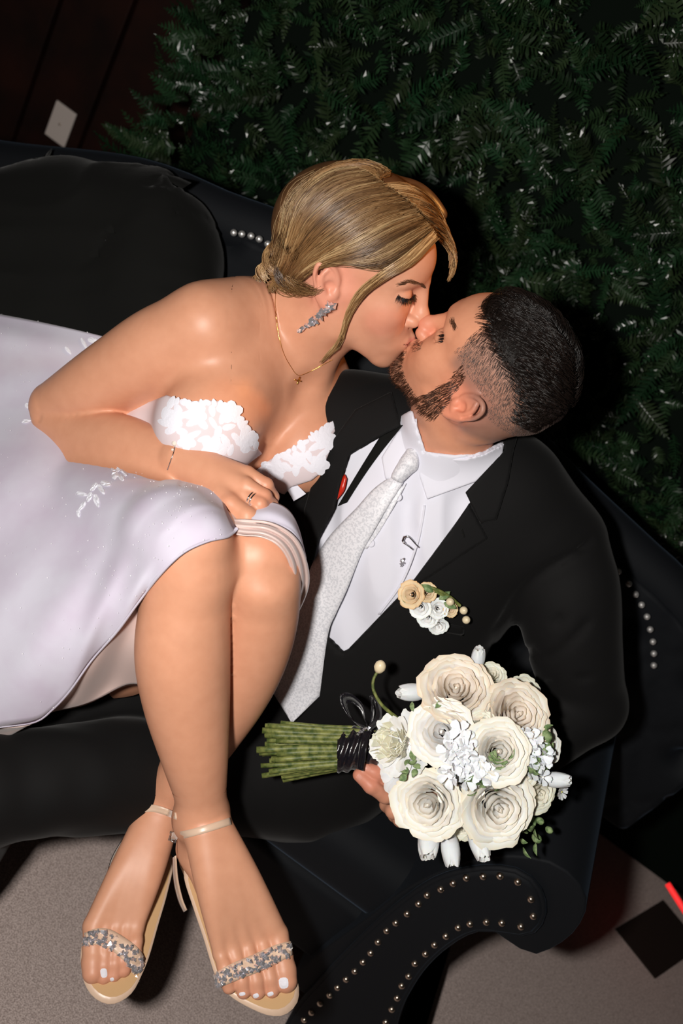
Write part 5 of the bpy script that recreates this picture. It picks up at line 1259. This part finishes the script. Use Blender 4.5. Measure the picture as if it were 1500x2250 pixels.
fl('white_flower', PFlat, 852, 1706, 104, .042, white, .0, .2, (-.5, -.1)); fl('white_flower', PFlat, 868, 1780, 80, .042, cream, -.014, 1.2, (-.6, -.4))
for px, py, d, sp, sz in ((984, 1830, (.12, -1, .45), 0, 1.15), (1192, 1712, (1, .05, .35), .5, 1.0), (944, 1812, (-.15, -.8, .9), 1.0, 1.3), (1046, 1470, (.1, 1, .45), .3, .9), (935, 1520, (-1, .05, .45), .9, 1.1), (1040, 1818, (.3, -.9, .8), .2, 1.2)):
    c = surf(px, py, .138); put_flower('tulip', PTul, c, nrm(np.array(d, float)), sz, bouquet, white, sp)
# small ruffled white florets
PFlo = single_proto(.010, 5, srgb(248, 247, 250), srgb(240, 240, 240), .006, 81, 1, .3)
for i in range(34):
    cx, cy = ((1012, 1640), (1046, 1690), (1170, 1652), (1005, 1672), (1190, 1668))[i % 5]; px, py = cx + rf.normal(0, 17), cy + rf.normal(0, 19); c = surf(px, py, .152)
    put_flower('floret', PFlo, c, nrm(nrm(c - ballc) + rf.normal(0, .35, 3)), rf.uniform(.9, 1.4), bouquet, white, rf.uniform(0, 6))
# green buds and leaf clusters
lv, lf = petal_mesh, None
def leaflet(l, w):
    x = np.linspace(0, 1, 6)[:, None]; y = np.linspace(-1, 1, 3)[None]; return np.stack([l * x + 0 * y, w * y * np.sin(np.pi * x ** .8), .15 * l * np.sin(np.pi * x) + .25 * w * np.abs(y)], -1).reshape(-1, 3), grid_faces(6, 3)
for cx, cy, n in ((1088, 1676, 16), (1162, 1672, 18), (1192, 1640, 12), (1190, 1612, 4), (1168, 1822, 9), (1150, 1830, 6), (900, 1690, 8), (1040, 1720, 8), (942, 1560, 4), (1208, 1680, 5), (845, 1655, 5)):
    c0 = surf(cx, cy, .150); parts = []
    for i in range(n):
        v, f = leaflet(rf.uniform(.010, .018), rf.uniform(.003, .0055)); A = axes(nrm(rf.normal(0, 1, 3) + np.array([0, 0, 1.2])), rf.uniform(0, 6.28)); parts.append((v @ A.T + c0 + np.r_[rf.normal(0, .008, 2), rf.uniform(-.004, .004)], [f]))
    v, f = joinp(parts); mk('leaf_cluster', v, f, M_dgreen, bouquet, solid=.0006)
bud_v, bud_f = lathe([(0, .011), (.003, .0105), (.006, .007), (.0068, .002), (.005, -.003), (.002, -.006)], 12)
def budat(p, s, m, name, parent, n=(0, 0, 1)):
    A = axes(np.array(n, float)); return mk(name, bud_v * s @ A.T + p, bud_f, m, parent)
for px, py, s in ((1192, 1614, 1.3), (1204, 1822, .7), (1176, 1840, .9), (1184, 1802, .7)): budat(surf(px, py, .15), s, M_dgreen, 'green_bud', bouquet, (.5, -.3, .7))
stp = np.array([P(*q) for q in [(895, 1595, 1.30), (866, 1573, 1.29), (838, 1548, 1.285), (821, 1518, 1.285), (820, 1494, 1.285), (830, 1474, 1.285)]]); v, fs = tube(catmull(stp, 30), np.linspace(.0026, .0019, 30), 8); st_ = mk('curved_stem', v, fs, M_green, bouquet)
budat(P(833, 1469, 1.283), 1.15, M_berry, 'flower_bud', st_, (.25, .8, .6))
# little daisy at the right edge
PDai = single_proto(.009, 9, white, white, .002, 91, 1, .0); put_flower('daisy', PDai, P(1234, 1740, 1.32), nrm(np.array([.6, -.1, .7])), 1.2, bouquet, srgb(220, 215, 130))
v, fs = tube(PL([(1234, 1740, 1.325), (1222, 1748, 1.34), (1200, 1752, 1.36)]), .001, 6); mk('thin_stem', v, fs, M_green, bouquet)
# stems
hnd = P(800, 1642, 1.352); ends = []
for i in range(30):
    y = 1592 + (i % 10) * 13 + rf.uniform(-5, 5); lay_ = i // 10; x = rf.uniform(562, 612) + 25 * abs((y - 1650) / 65) ** 2 * (1 if lay_ else .6); D = 1.332 + .016 * lay_ + .012 * ((y - 1650) / 65) ** 2
    e = P(x, y, D); b = hnd + np.array([.01, -(y - 1650) / FPX * 1.35 * .62, (1.352 - D) * .6]); m1 = e * .55 + b * .45 + rf.normal(0, .0015, 3)
    path = catmull(np.array([e, m1, b, hnd + np.array([.055, (b - hnd)[1] * .5, (1.352 - D) * .5])]), 10); v, fs = tube(path, rf.uniform(.0032, .0047), 8); mk('stem', v, fs, M_green, bouquet)
# ribbon wrap: layered bands and a bow
ax_ = nrm(P(760, 1645, 1.35) - P(850, 1640, 1.352)); rw = Sdf(); rw.limb([P(752, 1648, 1.355), P(790, 1642, 1.353), P(836, 1640, 1.353)], [.030, .0275, .026], k=.001)
V, Q = surface(rw, *bbox(PL([(735, 1580, 1.32), (850, 1700, 1.39)]), .02), .0022, lambda c: (pix(c)[:, 0] > 741) & (pix(c)[:, 0] < 835)); pq = pix(V); V = V + rw.grad(V) * (.0016 * np.sin((pq[:, 0] + .35 * pq[:, 1]) * .33) + .001 * vnoise(V, 130, 3))[:, None]; mk('ribbon_wrap', V, fixw(V, Q, rw), M_rib, bouquet)
def bow(A, Bp, n, m, amp, name):
    A_, B_ = catmull(np.array(A, float), n), catmull(np.array(Bp, float), n); t = np.linspace(0, 1, m)[None, :, None]; K = A_[:, None] * (1 - t) + B_[:, None] * t; s_ = np.linspace(0, 1, n)[:, None]; K[..., 2] += amp * np.sin(t[..., 0] * 7 + 5 * s_) * np.sin(np.pi * s_) ** .5
    D_ = K[..., 2]; v = np.stack([(K[..., 0] - 750) / FPX * D_, -(K[..., 1] - 1125) / FPX * D_, -D_], -1); return mk(name, v.reshape(-1, 3), grid_faces(n, m), M_rib, bouquet, solid=.0012)
bow([(800, 1596, 1.315), (772, 1580, 1.30), (752, 1552, 1.30), (748, 1526, 1.305), (770, 1524, 1.31), (796, 1548, 1.315), (804, 1590, 1.318)], [(806, 1604, 1.325), (785, 1592, 1.325), (768, 1566, 1.325), (762, 1545, 1.33), (775, 1545, 1.33), (792, 1562, 1.33), (808, 1598, 1.325)], 30, 8, .004, 'ribbon_bow')
bow([(806, 1600, 1.315), (826, 1572, 1.30), (822, 1538, 1.30), (812, 1528, 1.31), (816, 1560, 1.318), (812, 1598, 1.32)], [(814, 1606, 1.325), (838, 1582, 1.32), (836, 1550, 1.32), (820, 1536, 1.33), (822, 1566, 1.33), (816, 1602, 1.325)], 26, 8, .003, 'ribbon_bow')
bow([(800, 1606, 1.318), (790, 1640, 1.308), (784, 1690, 1.31)], [(816, 1606, 1.318), (806, 1640, 1.308), (798, 1694, 1.312)], 16, 6, .002, 'ribbon_tail')
oc = np.array([[1, 0, 0], [-1, 0, 0], [0, 1, 0], [0, -1, 0], [0, 0, 1], [0, 0, -1]], float); of = np.array([[0, 2, 4], [2, 1, 4], [1, 3, 4], [3, 0, 4], [2, 0, 5], [1, 2, 5], [3, 1, 5], [0, 3, 5]])
crys_me = mesh_data('crystal', oc, of, False); crys_me.materials.append(M_crys)
def crystal(p, s, parent, name='crystal', el=1.0):
    A = R3 @ axes(rf.normal(0, 1, 3) * .8 + np.array([0, 0, 1]), rf.uniform(0, 6)); M = np.eye(4); M[:3, :3] = A * np.array([s * el, s, s * .8]); M[:3, 3] = c2w(p); return inst(name, crys_me, M, parent)
for i in range(9): crystal(P(786 + i * 3.2, 1609 - i * 1.2 + rf.normal(0, 2), 1.312), .0022, bouquet)

# ------------------------------------------------------------------ boutonniere and pins on the groom's lapel
jl = Sdf(); jl.add(('f', lambda p: jk(p) - .006), .001)
def onj(x, y, lift): return on(jl, np.array([[x, y]], float), lift)[0]
bout = empty('boutonniere', c2w(onj(950, 1335, .002))); tagit(bout, 'small boutonniere of peach and white blossoms with cream berries on the lapel', 'boutonniere')
PB = [rose_proto(.016, srgb(240, 214, 178), srgb(214, 150, 84), 4, 7), rose_proto(.016, white, wedg, 4, 8)]
for px, py, k, d, nn in ((906, 1304, 0, 62, (-.4, .1, 1)), (936, 1300, 0, 44, (.1, .2, 1)), (924, 1330, 1, 50, (-.2, -.1, 1)), (940, 1352, 1, 46, (-.2, -.3, 1)), (960, 1334, 1, 46, (.1, 0, 1)), (960, 1368, 1, 44, (.1, -.5, 1)), (986, 1336, 0, 34, (.3, 0, 1))):
    c = onj(px, py, .004); s = d / FPX * (-c[2]) / .032; put_flower('blossom', PB[k], c, nrm(np.array(nn, float)), s, bout, (cream, white)[k], rf.uniform(0, 6))
bsp, bsf = lathe([(0, .0075), (.004, .0065), (.0070, .002), (.0070, -.002), (.004, -.0065), (0, -.0075)], 14)
for px, py in ((985, 1313), (1013, 1331), (1018, 1351)): c = onj(px, py, .012); mk('berry', bsp @ axes(np.array([.3, .1, 1.0])).T * .8 + c, bsf, M_berry, bout)
for l in ([(926, 1284), (955, 1290), (985, 1306), (1008, 1326)], [(940, 1290), (965, 1300), (985, 1312)]):
    v, fs = tube(catmull(np.array([onj(x, y, .006) for x, y in l]), 14), .0022, 8); mk('stem', v, fs, M_green, bout)
for px, py in ((962, 1312), (972, 1318), (950, 1296), (900, 1322)):
    v, f = leaflet(.02, .005); mk('leaf', v @ axes(np.array([.1, .2, 1.0]), rf.uniform(0, 6)).T + onj(px, py, .008), f, M_dgreen, bout, solid=.0006)
M_steel = mat('polished_steel', (.8, .8, .82), .12, .5, metal=1.0)
pl = [(921, 1202), (912, 1193), (903, 1183), (895, 1177), (888, 1179), (885, 1187), (889, 1193), (898, 1199), (908, 1207)]
sp_ = on(shirt, np.array(pl, float), .003); v, fs = tube(catmull(sp_, 60), .0010, 8); pin = mk('safety_pin', v, fs, M_steel); tagit(pin, 'open loop of a steel safety pin on the white shirt beside the lapel', 'safety pin')
v, fs = tube(sp_[3:7], .0018, 8); mk('pin_cap', v, fs, M_steel, pin)
bp = on(shirt, np.array([(882, 1234)], float), .003)[0]; br = empty('lapel_brooch', c2w(bp)); tagit(br, 'tiny sparkling brooch half hidden under the lapel below the safety pin', 'brooch')
for i in range(9): crystal(on(shirt, np.array([(878 + rf.uniform(0, 10), 1226 + i * 1.9)]), .004)[0], .0022, br)
# ------------------------------------------------------------------ sandals
M_shoe = mat('champagne_satin', srgb(214, 184, 160), .35, .5, sheen=.2)
M_sole = mat('tan_insole', srgb(200, 162, 118), .4, .4)
M_heel = mat('tan_heel', srgb(170, 120, 78), .4, .4)
M_nailp = mat('white_nail_polish', srgb(236, 234, 242), .15, .6)
def onfoot(fo, px, py, drop):
    o = fo['ball'] - fo['up'] * drop; d = np.array([(px - 750) / FPX, -(py - 1125) / FPX, -1.0]); return d * ((o @ fo['up']) / (d @ fo['up']))
def sandal(fo, label, sole_px, strap, ankle, counters, heelc, side, buck):
    root = empty('sandal', c2w(onfoot(fo, *sole_px[4], .022))); tagit(root, label, 'sandal', 'bridal sandals')
    pl = catmull(np.array(sole_px, float), 60, closed=True); top = np.array([onfoot(fo, x, y, .0165) for x, y in pl]); ctr = top.mean(0)
    n = 60; j = np.arange(n); k = (j + 1) % n; up = fo['up']
    rings = [ctr + (top - ctr) * .9 + up * .0005, top + up * .0, top - up * .003, ctr + (top - ctr) * .985 - up * .0065]
    v = np.vstack(rings + [ctr[None] + up * .0005, ctr[None] - up * .0065]); fs = [np.stack([j + a * n, k + a * n, k + (a + 1) * n, j + (a + 1) * n], 1) for a in range(3)]
    mk('sole', v, [np.vstack(fs), np.stack([k, j, np.full(n, 4 * n)], 1), np.stack([j + 3 * n, k + 3 * n, np.full(n, 4 * n + 1)], 1)], M_shoe, root)
    vin = ctr + (top - ctr) * .93 + up * .0012; mk('insole', np.vstack([vin, ctr[None] + up * .0012]), np.stack([k, j, np.full(n, n)], 1), M_sole, root)
    v, f = strip(bride_sdf, strap[0], strap[1], .0028, 26, 6, smooth=3); mk('toe_strap', v, f, M_shoe, root, solid=.0016)
    K = v.reshape(26, 6, 3)
    for i in range(90):
        a, b = rf.uniform(0, 25), rf.uniform(.3, 4.7); a0, b0 = int(min(a, 24)), int(min(b, 4)); p = K[a0, b0] * (1 - (a - a0)) + K[a0 + 1, b0] * (a - a0); p = p + (K[a0, b0 + 1] - K[a0, b0]) * (b - b0)
        crystal(p + np.array([0, 0, .0026 + rf.uniform(0, .0015)]), rf.uniform(.0026, .0044), root, el=rf.uniform(1, 1.4))
    v, f = strip(bride_sdf, ankle[0], ankle[1], .0016, 22, 4, smooth=2); s_ = mk('ankle_strap', v, f, M_shoe, root, solid=.0016)
    if buck:
        bc = v.reshape(22, 4, 3)[1].mean(0) + np.array([0, 0, .003]); q = np.array([[-.005, -.006, 0], [.005, -.006, 0], [.005, .006, 0], [-.005, .006, 0], [-.005, -.006, 0]]); tv, tf = tube(q @ axes(np.array([-.3, 0, 1.0])).T + bc, .0012, 6); mk('buckle', tv, tf, M_steel, s_)
    for A, Bp in counters:
        A_, B_ = np.array([P(*q) for q in A]), np.array([P(*q) for q in Bp]); A_, B_ = catmull(A_, 16), catmull(B_, 16); t = np.linspace(0, 1, 4)[None, :, None]; mk('counter_strap', (A_[:, None] * (1 - t) + B_[:, None] * t).reshape(-1, 3), grid_faces(16, 4), M_shoe, root, solid=.0018)
    h0 = P(*heelc); fw, lat = fo['fw'], fo['lat']; v, f = box((0, 0, 0), (.038, .034, .028)); v = h0 + v[:, :1] * fw + v[:, 1:2] * lat + v[:, 2:] * up; mk('heel', v, f, M_heel, root, bevel=.004)
    return root
sandal(footN, 'champagne sandal with crystal toe band on the foot nearer the sofa arm',
       [(468, 2128), (484, 2165), (512, 2192), (550, 2214), (590, 2230), (624, 2230), (650, 2208), (657, 2178), (650, 2140), (640, 2098), (606, 2020), (566, 1940), (526, 1888), (470, 1866), (420, 1876), (404, 1920), (424, 1990), (448, 2062)],
       ([(469, 2140), (501, 2121), (555, 2098), (606, 2076), (638, 2068)], [(476, 2172), (520, 2154), (566, 2136), (606, 2117), (642, 2098)]), ([(374, 1830), (410, 1824), (455, 1812), (506, 1796)], [(374, 1847), (410, 1841), (455, 1829), (508, 1812)]),
       [([(386, 1880, 1.31), (390, 1930, 1.32), (400, 1975, 1.325), (410, 2000, 1.325)], [(380, 1885, 1.33), (382, 1935, 1.34), (392, 1978, 1.345), (404, 2004, 1.34)])], (430, 1905, 1.375), 1, True)
sandal(footF, 'champagne sandal with crystal toe band on the foot crossed behind, over the carpet',
       [(178, 2085), (178, 2122), (186, 2160), (206, 2190), (236, 2205), (264, 2200), (292, 2178), (312, 2140), (328, 2100), (348, 2030), (368, 1960), (380, 1890), (350, 1850), (300, 1852), (262, 1900), (236, 1960), (206, 2020), (186, 2052)],
       ([(186, 2050), (212, 2040), (240, 2042), (270, 2058), (302, 2082), (318, 2106)], [(184, 2078), (212, 2076), (238, 2084), (262, 2102), (288, 2130), (302, 2156)]), ([(313, 1769), (335, 1768), (360, 1774), (386, 1786)], [(313, 1785), (335, 1784), (360, 1790), (388, 1801)]),
       [([(318, 1795, 1.38), (285, 1840, 1.37), (258, 1885, 1.365), (246, 1930, 1.36), (242, 1965, 1.355)], [(310, 1792, 1.395), (274, 1838, 1.39), (246, 1885, 1.385), (234, 1932, 1.38), (231, 1968, 1.37)])], (272, 1905, 1.44), -1, False)
for px, py, l, w, a in ((623, 2160, 25, 21, 1.45), (594, 2184, 14, 9, -.3), (562, 2188, 13, 10, -.3), (532, 2184, 14, 8, -.15), (228, 2138, 21, 15, 1.45), (246, 2152, 9, 8, -.4), (262, 2154, 9, 9, -.6), (276, 2148, 9, 7, -.6)):
    appl(bride_sdf, px, py, a, np.array([(.5, 0), (.46, .3), (.3, .46), (0, .5), (-.3, .48), (-.46, .3), (-.5, 0), (-.46, -.3), (-.3, -.48), (0, -.5), (.3, -.46), (.46, -.3)]) * np.array([l, w]), .0004, M_nailp, bride, 'toenail', th=.0005)
for px, py, l, w, a in ((806, 1688, 17, 13, .45), (789, 1708, 13, 12, .7)):
    ghf = Sdf(); ghf.ops = list(GH.ops); appl(ghf, px, py, a, np.array([(.5, 0), (.42, .35), (0, .5), (-.42, .4), (-.5, 0), (-.42, -.4), (0, -.5), (.42, -.35)]) * np.array([l, w]), .0003, mat('fingernail', srgb(214, 150, 132), .3, .5), groom, 'fingernail', th=.0004)
# ------------------------------------------------------------------ jewellery
M_gold = mat('fine_gold', srgb(226, 180, 96), .22, .5, metal=1.0); M_pearl = mat('pearl', srgb(232, 222, 210), .18, .6)
def skin(xy, lift): return on(bride_sdf, np.array(xy, float), lift)
cl = catmull(np.array([(606, 636), (605, 680), (610, 730), (622, 775), (640, 808), (655, 824), (680, 816), (705, 803), (730, 790)], float), 80)
v, fs = tube(skin(cl, .0006), .0004, 6); nk = mk('necklace', v, fs, M_gold); tagit(nk, 'fine gold chain necklace with a tiny cross on the bride', 'necklace')
cp = skin([(657, 826), (650, 842), (645, 833), (660, 836)], .0016); a1, f1 = tube(np.array([cp[0], cp[1]]), .0010, 6); a2, f2 = tube(np.array([cp[2], cp[3]]), .0010, 6); v, f = joinp([(a1, f1), (a2, f2)]); mk('cross_pendant', v, f, M_gold, nk)
ear = empty('earring', c2w(P(690, 705, 1.25))); tagit(ear, 'long crystal leaf drop earring hanging below the bride’s ear', 'earring')
el = catmull(np.array([(731, 674), (712, 684), (700, 698), (686, 710), (670, 720), (655, 729)], float), 26); es = Sdf(); es.add(('f', lambda p: bride_sdf(p) - .006), .001); ep, _ = es.march(el)
for i in range(26):
    wj = 7 * math.sin(math.pi * min(1, .25 + i / 26)) + 1
    for k in range(1 + i % 2): crystal(ep[i] + np.array([rf.normal(0, wj * .45) / 1690, rf.normal(0, wj * .5) / 1690, rf.uniform(0, .003)]), rf.uniform(.0026, .0044) * (1.15 - i / 60), ear, el=1.6)
v, fs = tube(ep, .0009, 6); mk('setting', v, fs, M_steel, ear)
bl_ = catmull(np.array([(390, 966), (386, 978), (382, 995), (375, 1015), (369, 1032)], float), 30); v, fs = tube(skin(bl_, .0010), .0007, 6); brc = mk('bracelet', v, fs, M_steel); tagit(brc, 'thin silver bracelet with pearls on the bride’s wrist', 'bracelet')
sv, sf = lathe([(0, 1), (.5, .87), (.87, .5), (1, 0), (.87, -.5), (.5, -.87), (0, -1)], 12)
for x, y, r in ((385, 977, .0036), (376, 962, .0034), (383, 968, .0024), (381, 990, .0018)): mk('pearl', sv * r + skin([(x, y)], .003)[0], sf, M_pearl, brc)
rp = P(562, 1102, 1.2165); dirf = nrm(fing[2][1] - fing[2][0]); A = axes(dirf); t = np.linspace(0, 2 * np.pi, 29); 
for k, (off, lab) in enumerate(((-.0022, 'thin silver wedding band nearest the knuckle on the bride’s ring finger'), (.0016, 'sparkling engagement ring beside the wedding band on the bride’s finger'))):
    cc = fing[2][0] * .42 + fing[2][1] * .58 + dirf * off; v, fs = tube(cc + (np.stack([np.cos(t), np.sin(t), 0 * t], 1) * .0101) @ A.T, .0011, 8, cap=False); rg_ = mk('finger_ring', v, fs, M_steel); tagit(rg_, lab, 'ring')
    if k: crystal(cc + nrm(np.array([-.3, -.5, 1.0])) * .0115, .0026, rg_, 'stone')
